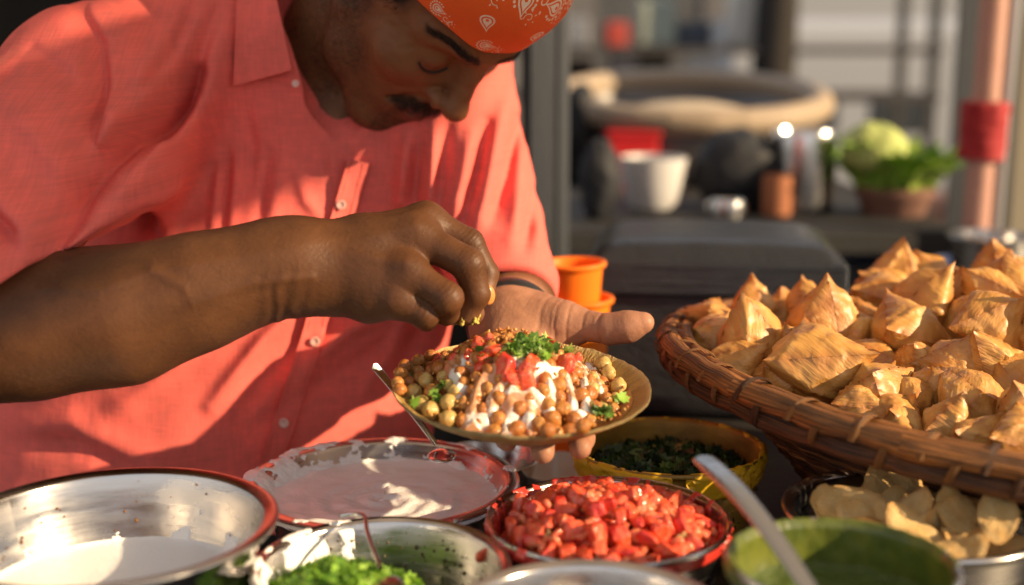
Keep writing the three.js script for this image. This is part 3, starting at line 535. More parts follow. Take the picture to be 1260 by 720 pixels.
// --- tomato bowl
const diceShapes = [];
for (let k = 0; k < 9; k++) {
  const r = rng(300 + k), sx = 0.8 + 0.55 * r(), sy = 0.6 + 0.4 * r(), sz = 0.8 + 0.45 * r(), sk = (r() - 0.5) * 0.8, cut = 0.35 + r() * 0.5, nrm = V(r() - 0.5, r() - 0.5, r() - 0.5).normalize();
  const g = deform(mergeVertices(new THREE.IcosahedronGeometry(1, 7).deleteAttribute('uv').deleteAttribute('normal')), (p) => {
    const n = 3.2 + (k % 3) * 1.1, d = Math.pow(Math.pow(Math.abs(p.x), n) + Math.pow(Math.abs(p.y), n) + Math.pow(Math.abs(p.z), n), -1 / n); p.multiplyScalar(d * 0.82);
    p.set(p.x * sx + p.y * sk, p.y * sy, p.z * sz + 0.15 * p.x * p.x); const over = p.dot(nrm) - cut; if (over > 0) p.addScaledVector(nrm, -over * 0.85);
    p.multiplyScalar(1 + 0.22 * fbm(p.x * 1.4 + k * 7, p.y * 1.4, p.z * 1.4, 3) + 0.06 * noise(p.x * 5, p.y * 5 + k, p.z * 5)); p.multiplyScalar(0.5);
  });
  const skinSide = V(r() - 0.5, r() - 0.5, r() - 0.5).normalize(), tint = r();
  colorize(g, (p) => { const s = sstep(0.15, 0.4, p.dot(skinSide)), f = fbm(p.x * 5 + k, p.y * 5, p.z * 5, 3); const pale = sstep(0.10, 0.30, fbm(p.x * 3.2 - k, p.y * 3.2, p.z * 3.2 + 4, 3)); return mixc(mixc(mixc([0.84, 0.080, 0.028], [0.88, 0.16, 0.04], clamp(0.35 * tint + f * 1.1, 0, 1)), [0.90, 0.34, 0.22], pale * 0.5), [0.70, 0.030, 0.014], s); });
  uvBy(g, (p) => [p.x + p.z * 0.5, p.y + p.z * 0.5]);
  diceShapes.push(g);
}
function dice(k, pos, size, r, label, group) {
  const o = solo('tomato_piece', diceShapes[k % diceShapes.length], M.tomato, label, 'tomato', group);
  o.position.copy(pos); o.scale.set(size * (0.72 + 0.55 * r()), size * (0.6 + 0.5 * r()), size * (0.75 + 0.5 * r())); o.rotation.set(r() * 6.28, r() * 6.28, r() * 6.28); return o;
}
{
  const { c, R, H } = place(748, 637, 151, 1.09);
  const v = vessel(R, H, 0.04, 0.0035, 0.42, 112, { ease: (t) => Math.pow(t, 1.2) });
  const t = thing('tomato_bowl', 'steel bowl heaped with diced red tomato', 'bowl', 'steel bowls on the counter'); t.position.set(c.x, TABLE, c.z);
  part(t, 'bowl_wall', v.geometry, M.steelDull);
  const wall = []; for (let i = 0; i <= 8; i++) { const yy = lerp(H - 0.032, H - 0.004, i / 8); wall.push([v.rad(yy), yy]); } wall.push([R - 0.0015, H + 0.001], [R + 0.0006, H - 0.003], [R - 0.001, H - 0.010]);
  const pulp = phy({ color: lin(0.60, 0.045, 0.03), roughness: 0.3, clearcoat: 0.6, clearcoatRoughness: 0.2 });
  part(t, 'pulp_film', smear(wall, 0.2, 6.1, (a, q) => (fbm(a * 8, q * 3, 5, 5) * 1.5 + 0.32 * sstep(2.3, 3.4, a) * sstep(4.2, 3.6, a) + 0.06 * sstep(1.2, 2.2, a) - 0.08 - q * 0.16) * 0.0024, 420, 54), pulp);
  const bed = discSurface(v.rad(H - 0.022), (x, z) => H - 0.024 + 0.008 * fbm(x * 60, z * 60, 1, 4), 50, 90);
  const b = solo('tomato_juice', bed, pulp, 'wet tomato pulp and juice under the tomato dice', 'pulp'); b.position.set(c.x, TABLE, c.z);
  const r = rng(55), put = [], dome = (x, z) => H - 0.015 + 0.027 * (1 - (x * x + z * z) / (R * R)) + 0.007 * fbm(x * 40 + 2, z * 40, 0);
  for (let layer = 0; layer < 2; layer++) for (let i = 0, n = 0; i < 2600 && n < (layer ? 130 : 130); i++) {
    const a = r() * 6.283, q = (R - 0.012) * Math.sqrt(r()) * (layer ? 0.94 : 1), x = Math.sin(a) * q, z = Math.cos(a) * q, y = dome(x, z) - (layer ? 0 : 0.011), s = 0.0125 + 0.0070 * Math.pow(r(), 1.6);
    if (put.some(([X, Y, Z, S]) => Math.hypot(X - x, (Y - y) * 1.1, Z - z) < (S + s) * 0.38)) continue;
    put.push([x, y, z, s]); n++;
    dice(put.length, V(c.x + x, TABLE + y, c.z + z), s, r, 'diced red tomato piece heaped in the steel tomato bowl', 'tomato dice in the bowl');
  }
  { const bits = [], q = rng(77); for (let i = 0; i < 240; i++) { const a = q() * 6.283, w = (R - 0.010) * Math.sqrt(q()), x = Math.sin(a) * w, z = Math.cos(a) * w, seed = q() < 0.35, g = new THREE.IcosahedronGeometry(1, 1); const s = seed ? 0.0011 : 0.0016 + 0.0022 * q(); g.scale(s * (1 + q()), s * 0.7, s * (0.7 + q())).rotateX(q() * 6).rotateZ(q() * 6).translate(c.x + x, TABLE + dome(x, z) + 0.002 * q(), c.z + z); colorize(g, () => seed ? [0.78, 0.50, 0.20] : mixc([0.80, 0.08, 0.03], [0.90, 0.30, 0.12], q())); bits.push(g); }
    solo('tomato_scraps', mergeGeometries(bits), M.tomato, 'tomato seeds and tiny wet scraps between the dice', 'tomato scraps', null, 'stuff'); }
  dice(3, V(c.x - R - 0.001, TABLE + H - 0.014, c.z + 0.028), 0.010, r, 'tomato scrap stuck outside on the rim of the tomato bowl', null);
}
// --- plain steel bowl in front
{
  const { c, R, H } = place(728, 758, 176, 1.098);
  const v = vessel(R, H, 0.034, 0.006, 0.5, 112, { ease: bowlEase });
  const t = thing('steel_bowl', 'empty looking steel bowl standing before the tomato bowl', 'bowl', 'steel bowls on the counter'); t.position.set(c.x, TABLE, c.z);
  part(t, 'bowl_wall', v.geometry, M.steel);
}
// --- green chutney pot
{
  const { c, R, H } = place(1036, 690, 143, 1.122);
  const t = thing('chutney_pot', 'deep steel pot of dark green chutney with smeared rim', 'pot'); t.position.set(c.x, TABLE, c.z);
  const v = vessel(R, H, R * 0.8, 0.0045, 0.35, 112);
  part(t, 'pot_wall', v.geometry, M.steel);
  const green = phy({ color: lin(0.062, 0.100, 0.010), roughness: 0.36, clearcoat: 0.3, clearcoatRoughness: 0.3, bumpMap: again(noiseTex, 3, 3), bumpScale: 0.003 });
  const lvl = H - 0.030, rr = v.rad(lvl);
  const g = discSurface(rr, (x, z) => lvl + 0.0018 * Math.sin(Math.hypot(x - 0.01, z) * 420 + 3 * fbm(x * 30, z * 30, 0)) * sstep(0.05, 0.02, Math.hypot(x, z)) + 0.005 * fbm(x * 35, z * 35, 2, 4) + 0.006 * Math.pow(Math.hypot(x, z) / rr, 8), 70, 120);
  const y = solo('green_chutney', uvBy(g, (p) => [p.x * 8, p.z * 8]), green, 'thick dark green chutney in the deep pot', 'chutney'); y.position.set(c.x, TABLE, c.z);
  const wall = []; for (let i = 0; i <= 8; i++) { const yy = lerp(lvl - 0.001, H - 0.003, i / 8); wall.push([v.rad(yy), yy]); } wall.push([R - 0.003, H + 0.0012], [R + 0.0004, H - 0.001], [R - 0.0005, H - 0.008]);
  const film = smear(wall, 0.05, 6.25, (a, q) => (fbm(a * 4, q * 1.6, 6, 4) * 1.2 + 0.95 - q * 1.0 + 0.12 * Math.sin(a * 3 + 1)) * 0.0013, 460, 60);
  colorize(film, (p) => mixc([0.055, 0.085, 0.009], [0.15, 0.165, 0.018], clamp(0.35 + 1.3 * fbm(p.x * 60, p.y * 60, p.z * 60, 4), 0, 1)));
  part(t, 'chutney_film', film, phy({ color: 0xffffff, vertexColors: true, roughness: 0.4, clearcoat: 0.3, clearcoatRoughness: 0.3 }));
}
// --- chips bowl
{
  const { c, R, H } = place(1125, 628, 160, 1.10);
  const v = vessel(R, H, 0.045, 0.007, 0.38, 112, { ease: (t) => Math.pow(t, 1.15) });
  const t = thing('chips_bowl', 'steel bowl of pale yellow crisps beside the samosa basket', 'bowl', 'steel bowls on the counter'); t.position.set(c.x, TABLE, c.z);
  part(t, 'bowl_wall', v.geometry, M.steel);
  const crisp = std({ color: 0xffffff, vertexColors: true, roughness: 0.6, bumpMap: again(speckTex, 2, 2), bumpScale: 0.0012, side: THREE.DoubleSide });
  const shapes = []; for (let k = 0; k < 6; k++) {
    const s = k * 13.7; const top = [];
    const rim = (a) => 0.5 * (1 + 0.22 * noise(Math.cos(a) * 1.3 + s, Math.sin(a) * 1.3, 1) + 0.05 * noise(Math.cos(a) * 5 + s, Math.sin(a) * 5, 2));
    const f = (x, z) => (0.45 + 0.2 * Math.sin(s)) * x * x - 0.25 * z * z * Math.cos(s * 2) + 0.09 * noise(x * 2.2 + s, z * 2.2, 0) + 0.025 * noise(x * 7 + s, z * 7, 3);
    const shell = (side) => grid(40, 12, (u, w) => { const a = u * 6.28318, r = rim(a) * (1 - w * 0.999), x = Math.sin(a) * r * 1.25, z = Math.cos(a) * r; return V(x, f(x, z) + side * 0.022 * Math.min(1, w * 6), z); }, true);
    const g = mergeGeometries([shell(1), shell(-1)]);
    colorize(g, (p) => { const n = fbm(p.x * 4 + s, p.z * 4, p.y * 4, 4), e = sstep(0.40, 0.55, Math.hypot(p.x / 1.25, p.z)); return mixc(mixc([0.74, 0.44, 0.14], [0.84, 0.60, 0.27], clamp(0.5 + n * 1.4, 0, 1)), [0.66, 0.32, 0.07], e * 0.7); });
    uvBy(g, (p) => [p.x, p.z]); shapes.push(g);
  }
  const spots = [[1055, 618, .84, 0.048, 1.0, -0.5, 0.5], [1100, 605, .86, 0.060, 0.35, 0.1, 0.2], [1150, 608, .86, 0.055, 0.5, -0.3, -0.3], [1105, 632, .83, 0.052, 0.7, 0.5, 0.3], [1170, 640, .83, 0.050, 1.1, 0.2, -0.6], [1200, 648, .82, 0.050, 0.3, 0.2, -0.2], [1135, 655, .80, 0.050, 0.4, 0.6, 0.1], [1215, 668, .80, 0.046, 0.2, 0.3, 0.0], [1065, 645, .82, 0.046, 0.6, 0.9, 0.2], [1170, 672, .78, 0.048, 0.2, 1.2, 0.1], [1190, 618, .86, 0.044, 0.9, 0.6, -0.4], [1025, 620, .85, 0.036, 0.6, 0.3, 0.4], [1095, 668, .79, 0.05, 0.3, 0.4, 0.2], [1140, 625, .85, 0.05, 0.2, 1.0, 0.0], [1085, 615, .85, 0.05, 0.15, 2.0, 0.05], [1180, 660, .81, 0.05, 0.1, 0.5, 0.1], [1120, 648, .82, 0.055, 0.1, 0.2, -0.1]];
  { const r = rng(64); for (let i = 0; i < 9; i++) spots.push([1040 + r() * 190, 612 + r() * 62, 0.79 + r() * 0.07, 0.034 + r() * 0.012, r() * 1.3, r() * 3, (r() - 0.5) * 1.2]); }
  spots.forEach(([x, y, d, s, rx, ry, rz], i) => {
    const o = solo('crisp', shapes[i % 6], crisp, i === 0 ? 'upright folded crisp leaning on the back wall of the chips bowl' : 'pale yellow curled crisp in the steel chips bowl', 'crisp', i ? 'crisps in the bowl' : null);
    o.position.copy(at(x, y, d)); o.position.y -= 0.007; const dx = o.position.x - c.x, dz = o.position.z - c.z, q = Math.hypot(dx, dz), lim = R * 0.62; if (q > lim) { o.position.x = c.x + dx * lim / q; o.position.z = c.z + dz * lim / q; }
    o.scale.set(s * 0.9, s * 0.8, s * 0.72); o.rotation.set(rx, ry + i * 1.3, rz);
  });
}
// --- yellow-smeared bowl of dark greens
{
  const { c, R, H } = place(823, 548, 118, 1.085);
  const v = vessel(R, H, 0.05, 0.004, 0.35, 112);
  const t = thing('greens_bowl', 'turmeric-stained bowl of dark green leaves behind the tomato bowl', 'bowl'); t.position.set(c.x, TABLE, c.z);
  const g = colorize(v.geometry, (p) => { const n = fbm(p.x * 40, p.y * 40, p.z * 40, 5); return mixc([0.44, 0.25, 0.035], [0.20, 0.12, 0.03], clamp(0.4 + n * 1.5, 0, 1)); });
  part(t, 'bowl_wall', g, std({ color: 0xffffff, vertexColors: true, roughness: 0.45, metalness: 0.25, bumpMap: again(noiseTex, 4, 2), bumpScale: 0.001 }));
  const band = [[R - 0.0045, H - 0.006], [R - 0.003, H + 0.0014], [R + 0.0006, H - 0.002], [R - 0.001, H - 0.010], [R - 0.004, H - 0.022]];
  part(t, 'turmeric_film', smear(band, 0.05, 6.2, (a, q) => (fbm(a * 6, q * 3, 3, 5) * 1.3 + 0.34 * sstep(0, 0.6, Math.cos(a) + 0.6) - 0.1) * 0.0026, 420, 40), std({ color: lin(0.78, 0.46, 0.015), roughness: 0.5 }));
  const lg = leafBits(3600, 33, (r) => { const a = r() * 6.283, q = (R - 0.012) * Math.sqrt(r()), x = Math.sin(a) * q, z = Math.cos(a) * q; return V(c.x + x, TABLE + H - 0.022 + 0.010 * (1 - q * q / (R * R)) + 0.012 * fbm(x * 50, z * 50, 1) - 0.034 * Math.pow(r(), 1.6), c.z + z); }, 0.0065, [[0.03, 0.075, 0.012], [0.05, 0.115, 0.016], [0.015, 0.04, 0.008], [0.12, 0.18, 0.03], [0.015, 0.034, 0.008]]);
  solo('dark_greens', lg, M.leaf, 'dark green mint and coriander leaves in the yellow-stained bowl', 'herbs', null, 'stuff');
}
// --- little vessels under the plate, half hidden
{
  const a = onPlane(598, 566, 1.05), o = solo('steel_cup', lathe([[0, 0], [0.03, 0], [0.034, 0.004], [0.044, 0.048], [0.047, 0.05], [0.043, 0.05], [0.032, 0.006], [0, 0.004]], 64), M.steel, 'small steel cup half hidden under the leaf plate', 'cup'); o.position.set(a.x, TABLE, a.z - 0.01);
  const b = onPlane(688, 588, 1.04), p = solo('saucer', lathe([[0, 0], [0.03, 0], [0.034, 0.003], [0.05, 0.038], [0.052, 0.04], [0.049, 0.04], [0.032, 0.006], [0, 0.005]], 64), phy({ color: lin(0.66, 0.64, 0.60), roughness: 0.3, clearcoat: 0.4 }), 'white enamel dish between the yogurt dish and tomato bowl', 'dish'); p.position.set(b.x + 0.004, TABLE, b.z - 0.03); p.scale.set(0.8, 1, 0.8);
}

// ---------------------------------------------------------------- the leaf plate of chaat in the hands
const dishProfile = (q) => -0.023 + 0.023 * Math.pow(clamp((q - 0.50) / 0.50, 0, 1.02), 1.45);
const plateY = V(0.02, 1, 0.115).normalize(), plateX = V(1, -0.02, 0), plateC = at(642, 472, 0.90), PR = 0.0915;
const PF = frame(new THREE.Object3D(), plateC, plateY, plateX); PF.updateMatrixWorld(true);
const PM = PF.matrixWorld.clone(), PI = PM.clone().invert();
const onPlate = (x, y, z) => V(x, y, z).applyMatrix4(PM);
{
  const t = thing('leaf_plate', 'pressed dry leaf plate heaped with chickpea chaat', 'plate');
  frame(t, plateC, plateY, plateX);
  const prof = dishProfile;
  const wob = (a, q) => 0.0018 * noise(Math.cos(a) * 3, Math.sin(a) * 3, 5) * q + 0.0003 * Math.sin(a * 38 + 3 * noise(Math.cos(a) * 2, Math.sin(a) * 2, 1)) * sstep(0.75, 1, q);
  const rimR = (a) => PR * (1 + 0.012 * noise(Math.cos(a) * 4, Math.sin(a) * 4, 8) + 0.006 * noise(Math.cos(a) * 22, Math.sin(a) * 22, 3));
  const sheet = (dy, rev) => grid(260, 26, (u, v) => { const a = u * 6.28318531, q = rev ? v : 1 - v, r = rimR(a) * Math.max(q, 0.0005); return V(Math.sin(a) * r, prof(q) + wob(a, q) + dy, Math.cos(a) * r); }, true);
  const edge = grid(260, 2, (u, v) => { const a = u * 6.28318531, r = rimR(a) + 0.0004 * Math.sin(v * 3.14); return V(Math.sin(a) * r, wob(a, 1) - 0.0022 + 0.0022 * v, Math.cos(a) * r); }, true);
  const g = mergeGeometries([sheet(0, false), sheet(-0.0022, true), edge]);
  colorize(g, (p) => { const a = Math.atan2(p.x, p.z), r = Math.hypot(p.x, p.z) / PR, n = fbm(p.x * 30, p.z * 30, 2, 5), vein = Math.abs(noise(a * 22, r * 1.5, 3)), rim = sstep(0.955, 0.99, r); const base = mixc([0.40, 0.27, 0.075], [0.30, 0.155, 0.035], clamp(0.45 + n * 1.5, 0, 1)); return mixc(mixc(base, [0.20, 0.10, 0.025], sstep(0.25, 0.0, vein) * 0.45), [0.62, 0.46, 0.20], rim * 0.8); });
  part(t, 'leaf', g, std({ color: 0xffffff, vertexColors: true, roughness: 0.55, bumpMap: again(speckTex, 10, 1), bumpScale: 0.001, side: THREE.DoubleSide }));
}
const moundC = [-0.010, -0.006];
const dish = (x, z) => dishProfile(Math.min(1, Math.hypot(x, z) / PR));
const mound = (x, z) => Math.max(heap(x, z), dish(x, z) + 0.0012), heap = (x, z) => { const r = Math.hypot((x - moundC[0]) / 1.12, z - moundC[1]) / 0.082; return -0.016 + 0.046 * (1 - sstep(0.02, 1.0, r)) + 0.003 * fbm(x * 60, z * 60, 1, 3) * sstep(1.0, 0.6, r); };
// the spot on the heap seen at (x, y) of the photograph
function onHeap(x, y, lift = 0) {
  const o = EYE.clone().applyMatrix4(PI), d = at(x, y, 1).applyMatrix4(PI).sub(o);
  for (let t = 0.80; t < 1.05; t += 0.0005) { const p = o.clone().addScaledVector(d, t); if (Math.hypot(p.x, p.z) < PR && p.y < mound(p.x, p.z) + lift) return p; }
  return null;
}
const zoomed = (x, y) => [460 + x * 0.3056, 360 + y * 0.3056];
{ // masala base
  const g = discSurface(0.079, (x, z) => Math.max(mound(x, z) - 0.0030 + 0.0028 * fbm(x * 150, z * 150, 7, 4), dish(x, z) + 0.0006), 90, 150);
  g.applyMatrix4(PM);
  colorize(g, (p) => { const n = fbm(p.x * 90, p.y * 90, p.z * 90, 5); return mixc([0.24, 0.075, 0.016], [0.42, 0.17, 0.04], clamp(0.45 + 1.6 * n, 0, 1)); });
  solo('masala_base', g, phy({ color: 0xffffff, vertexColors: true, roughness: 0.5, clearcoat: 0.4, clearcoatRoughness: 0.3 }), 'brown spiced masala heaped on the leaf plate under the chickpeas', 'masala');
}
const peaShapes = [];
for (let k = 0; k < 5; k++) {
  const g = deform(mergeVertices(new THREE.IcosahedronGeometry(1, 6).deleteAttribute('uv').deleteAttribute('normal')), (p) => {
    const a = p.y; p.multiplyScalar(1 + 0.07 * fbm(p.x * 2 + k * 9, p.y * 2, p.z * 2, 4) - 0.03 * Math.abs(noise(p.x * 3.5 + k, p.y * 3.5, p.z * 3.5))); const b = Math.max(0, a - 0.55); p.y += 0.45 * b * b * 2; p.x *= 1 - b * 0.3; p.z *= 1 - b * 0.3;
    const gr = Math.exp(-(p.x * p.x) / 0.012) * sstep(-0.2, 0.7, p.z); p.z -= gr * 0.09; p.y *= 0.97;
  });
  uvBy(g, (p) => [p.x * 0.7 + p.z * 0.3, p.y * 0.7]);
  peaShapes.push([colorize(g.clone(), (p) => mixc([[0.60, 0.26, 0.045], [0.50, 0.18, 0.028], [0.62, 0.31, 0.07], [0.55, 0.22, 0.035], [0.46, 0.15, 0.02]][k], [0.38, 0.12, 0.018], clamp(0.5 + 1.3 * fbm(p.x * 2 + k, p.y * 2, p.z * 2, 3), 0, 1))), colorize(g.clone(), (p) => mixc([0.62, 0.44, 0.15], [0.50, 0.31, 0.075], clamp(0.5 + 1.4 * fbm(p.x * 2 + k, p.y * 2, p.z * 2, 3), 0, 1)))]);
}
{
  const r = rng(71), put = [];
  const pea = (x, z, lift, pale, s) => {
    const y = mound(x, z) + lift; if (put.some(([X, Y, Z, S]) => Math.hypot(X - x, Y - y, Z - z) < (S + s) * 0.86)) return false;
    put.push([x, y, z, s]);
    const o = solo('chickpea', peaShapes[put.length % 5][pale ? 1 : 0], M.pea, pale ? 'pale plump chickpea on the leaf plate' : 'orange-brown spiced chickpea on the leaf plate', 'chickpea', pale ? 'pale chickpeas on the plate' : 'spiced chickpeas on the plate');
    o.position.copy(onPlate(x, y, z)); o.scale.set(s * (0.88 + 0.22 * r()), s * (0.9 + 0.2 * r()), s * (0.86 + 0.2 * r())); o.rotation.set(r() * 6.28, r() * 6.28, r() * 6.28); return true;
  };
  // pale ones spilling at the near left and the right end
  for (const [x, y] of [[190, 445], [230, 472], [285, 435], [300, 505], [340, 480], [160, 395], [210, 350], [300, 440], [262, 445], [330, 430], [945, 320], [985, 375], [925, 285], [960, 395], [900, 300], [965, 280], [930, 345], [1010, 345]]) { const p = onHeap(...zoomed(x, y), 0.004); if (p) pea(p.x, p.z, 0.0028, true, 0.0060 + r() * 0.0012); }
  for (const [x, y] of [[500, 505], [575, 545], [630, 545], [660, 525], [720, 505], [680, 468], [585, 465], [760, 465], [805, 510], [870, 515], [840, 545], [700, 548], [760, 540], [935, 425], [600, 510], [890, 460], [165, 390], [235, 395], [500, 425], [455, 400], [750, 505], [540, 500], [870, 400], [680, 395], [835, 410]]) { const p = onHeap(...zoomed(x, y), 0.004); if (p) pea(p.x, p.z, 0.0030, false, 0.0053 + r() * 0.0008); }
  for (let i = 0, n = 0; i < 6000 && n < 135; i++) { const a = r() * 6.283, q = Math.sqrt(r()), x = moundC[0] + Math.sin(a) * q * 0.079, z = moundC[1] + Math.cos(a) * q * 0.072; if (pea(x, z, 0.0016, x < -0.045 && z > 0 && r() < 0.6 || x > 0.05 && r() < 0.5, 0.0047 + r() * 0.0010)) n++; }
}
{ // yogurt poured over: runs and drips that follow the heap
  const runs = [
    [[690, 235], [610, 250], [520, 300], [440, 350], [410, 420], [395, 490], .0046], [[395, 490], [420, 535], [470, 545], .0058], [[370, 520], [440, 520], .0050],
    [[520, 300], [560, 390], [545, 440], [560, 470], .0050], [[545, 430], [630, 430], [700, 420], .0046], [[625, 430], [630, 515], .0040], [[690, 300], [710, 380], [716, 470], .0034], [[600, 300], [690, 310], [770, 320], [860, 300], .0046],
    [[770, 330], [795, 400], [800, 455], .0032], [[850, 310], [855, 400], [860, 480], .0030], [[890, 310], [915, 395], .0032], [[330, 260], [300, 300], [350, 370], .0036], [[640, 400], [620, 470], .0036], [[350, 370], [330, 400], .003], [[530, 520], [535, 560], .0034], [[820, 490], [850, 500], .003], [[480, 230], [400, 260], [340, 280], .0036], [[540, 350], [480, 420], [470, 480], .004], [[740, 230], [800, 270], .004],
  ];
  const caps = [];
  for (const run of runs) { const w = run.at(-1) * 0.85, pts = []; for (const q of run.slice(0, -1)) { const p = onHeap(...zoomed(...q), 0.004); if (p) pts.push(V(p.x, 0, p.z)); }
    if (pts.length > 1) { const sp = smoothPath(pts, pts.length * 5); for (let i = 0; i + 1 < sp.length; i++) caps.push(cap(sp[i], sp[i + 1], w * 0.92, w)); const e = sp.at(-1); caps.push(cap(e, e, w * 1.15, w * 1.15)); } }
  const N = 190, T = new Float32Array(N * N), E0 = 0.096; // how thick the yogurt lies over each spot of the heap
  for (let j = 0; j < N; j++) for (let i = 0; i < N; i++) { const x = (i / (N - 1) * 2 - 1) * E0, z = (j / (N - 1) * 2 - 1) * E0; let d = 1; for (const c of caps) d = smin(d, c(x, 0, z), 0.0030); d += 0.0022 * fbm(x * 120, 0, z * 120, 3); T[j * N + i] = d < 0 ? 0.0074 * Math.pow(Math.min(1, -d / 0.0042), 0.55) : -d * 1.2; }
  const thick = (x, z) => { const u = clamp((x / E0 + 1) / 2, 0, 0.9999) * (N - 1), v = clamp((z / E0 + 1) / 2, 0, 0.9999) * (N - 1), i = Math.floor(u), j = Math.floor(v), a = u - i, b = v - j, k = j * N + i; return lerp(lerp(T[k], T[k + 1] ?? 0, a), lerp(T[k + N] ?? 0, T[k + N + 1] ?? 0, a), b); };
  const f = (x, y, z) => { const m = mound(x, z), t = Math.min(thick(x, z), (0.084 - Math.hypot(x, z)) * 0.6); return Math.max((y - m - 0.0006 - t) * 0.55, (Math.max(m - 0.003, dish(x, z) - 0.0010) - y) * 0.7, -t * 0.4); };
  const g = meshField(f, V(-0.092, -0.030, -0.080), V(0.092, 0.048, 0.094), 0.0008, 2.2);
  colorize(g, (p) => { const n = fbm(p.x * 55 + 4, p.z * 55, 1, 4), fine = fbm(p.x * 500, p.y * 500, p.z * 500, 2), thin = sstep(0.0035, 0.0005, thick(p.x, p.z)), dust = clamp(sstep(0.0, 0.24, n + 0.24 * fine + 0.24 * sstep(0.005, -0.035, p.x) + 0.10 * sstep(0.012, -0.02, p.z) + 0.10 * thin), 0, 1); return mixc([0.80, 0.77, 0.70], [0.50, 0.18, 0.04], dust * 0.88); });
  g.applyMatrix4(PM);
  solo('yogurt_drizzle', g, M.yogurtPainted, 'white yogurt dusted with chilli running over the chickpeas', 'yogurt');
}
{ // tomato, herbs and crumbs on top
  const r = rng(88);
  for (const [x, y, s0] of [[425, 195, .018], [480, 225, .019], [425, 285, .013], [255, 262, .016], [530, 300, .021], [625, 285, .024], [560, 345, .022], [615, 355, .020], [762, 282, .019], [820, 258, .016], [705, 195, .014], [640, 205, .012], [475, 175, .014], [345, 225, .013], [580, 320, .015], [390, 240, .013], [440, 250, .015], [560, 190, .012], [680, 185, .012], [740, 215, .013], [320, 255, .012], [470, 280, .012]]) {
    const s = s0 * 0.74, p = onHeap(...zoomed(x, y), 0.007); if (p) dice(Math.floor(r() * 9), onPlate(p.x, mound(p.x, p.z) + s * 0.36, p.z), s, r, s > 0.0145 ? 'large red tomato chunk in the middle of the chaat' : 'small diced tomato topping the chaat', s > 0.0145 ? 'large tomato chunks on the chaat' : 'small tomato dice on the chaat');
  }
  const spots = []; for (const [x, y, n, sp] of [[600, 215, 60, 55], [560, 235, 40, 40], [670, 240, 50, 45], [650, 205, 50, 50], [720, 225, 12, 25], [455, 262, 6, 14], [430, 235, 4, 10], [770, 235, 8, 16], [620, 250, 20, 40], [270, 370, 4, 30], [920, 480, 14, 40], [250, 415, 4, 15], [990, 430, 4, 20], [160, 430, 4, 12], [585, 190, 10, 20]]) for (let i = 0; i < n; i++) { const p = onHeap(...zoomed(x + (r() - 0.5) * 2 * sp, y + (r() - 0.5) * sp * 0.8), 0.008); if (p) spots.push(onPlate(p.x, mound(p.x, p.z) + 0.005 + r() * 0.005, p.z)); }
  let k = 0;
  solo('coriander_garnish', leafBits(spots.length, 5, () => spots[k++], 0.0042, [[0.12, 0.26, 0.02], [0.22, 0.40, 0.035], [0.07, 0.16, 0.012], [0.34, 0.48, 0.10]]), M.leaf, 'torn green coriander on top of the chaat', 'herbs', null, 'stuff');
  const crumbs = []; const rr = rng(12);
  const crumb = (p, s, c) => { const g = new THREE.TetrahedronGeometry(s, 1); g.rotateX(rr() * 6).rotateY(rr() * 6).scale(1, 0.7, 1 + rr()).rotateZ(rr() * 6).translate(p.x, p.y, p.z); colorize(g, () => c); crumbs.push(g); };
  for (let i = 0; i < 520; i++) { const x = -0.07 + rr() * 0.145, z = -0.06 + rr() * 0.11; if (Math.hypot(x, z) > 0.08) continue; const top = mound(x, z) > 0.008; crumb(onPlate(x, mound(x, z) + 0.003 + rr() * (top ? 0.005 : 0.0025), z), 0.0006 + rr() * 0.0014, mixc([0.62, 0.36, 0.10], [0.55, 0.16, 0.03], rr())); }
  solo('fried_crumbs', mergeGeometries(crumbs), M.plain, 'golden fried crumbs and chilli flakes sprinkled over the chaat', 'crumbs', null, 'stuff');
}

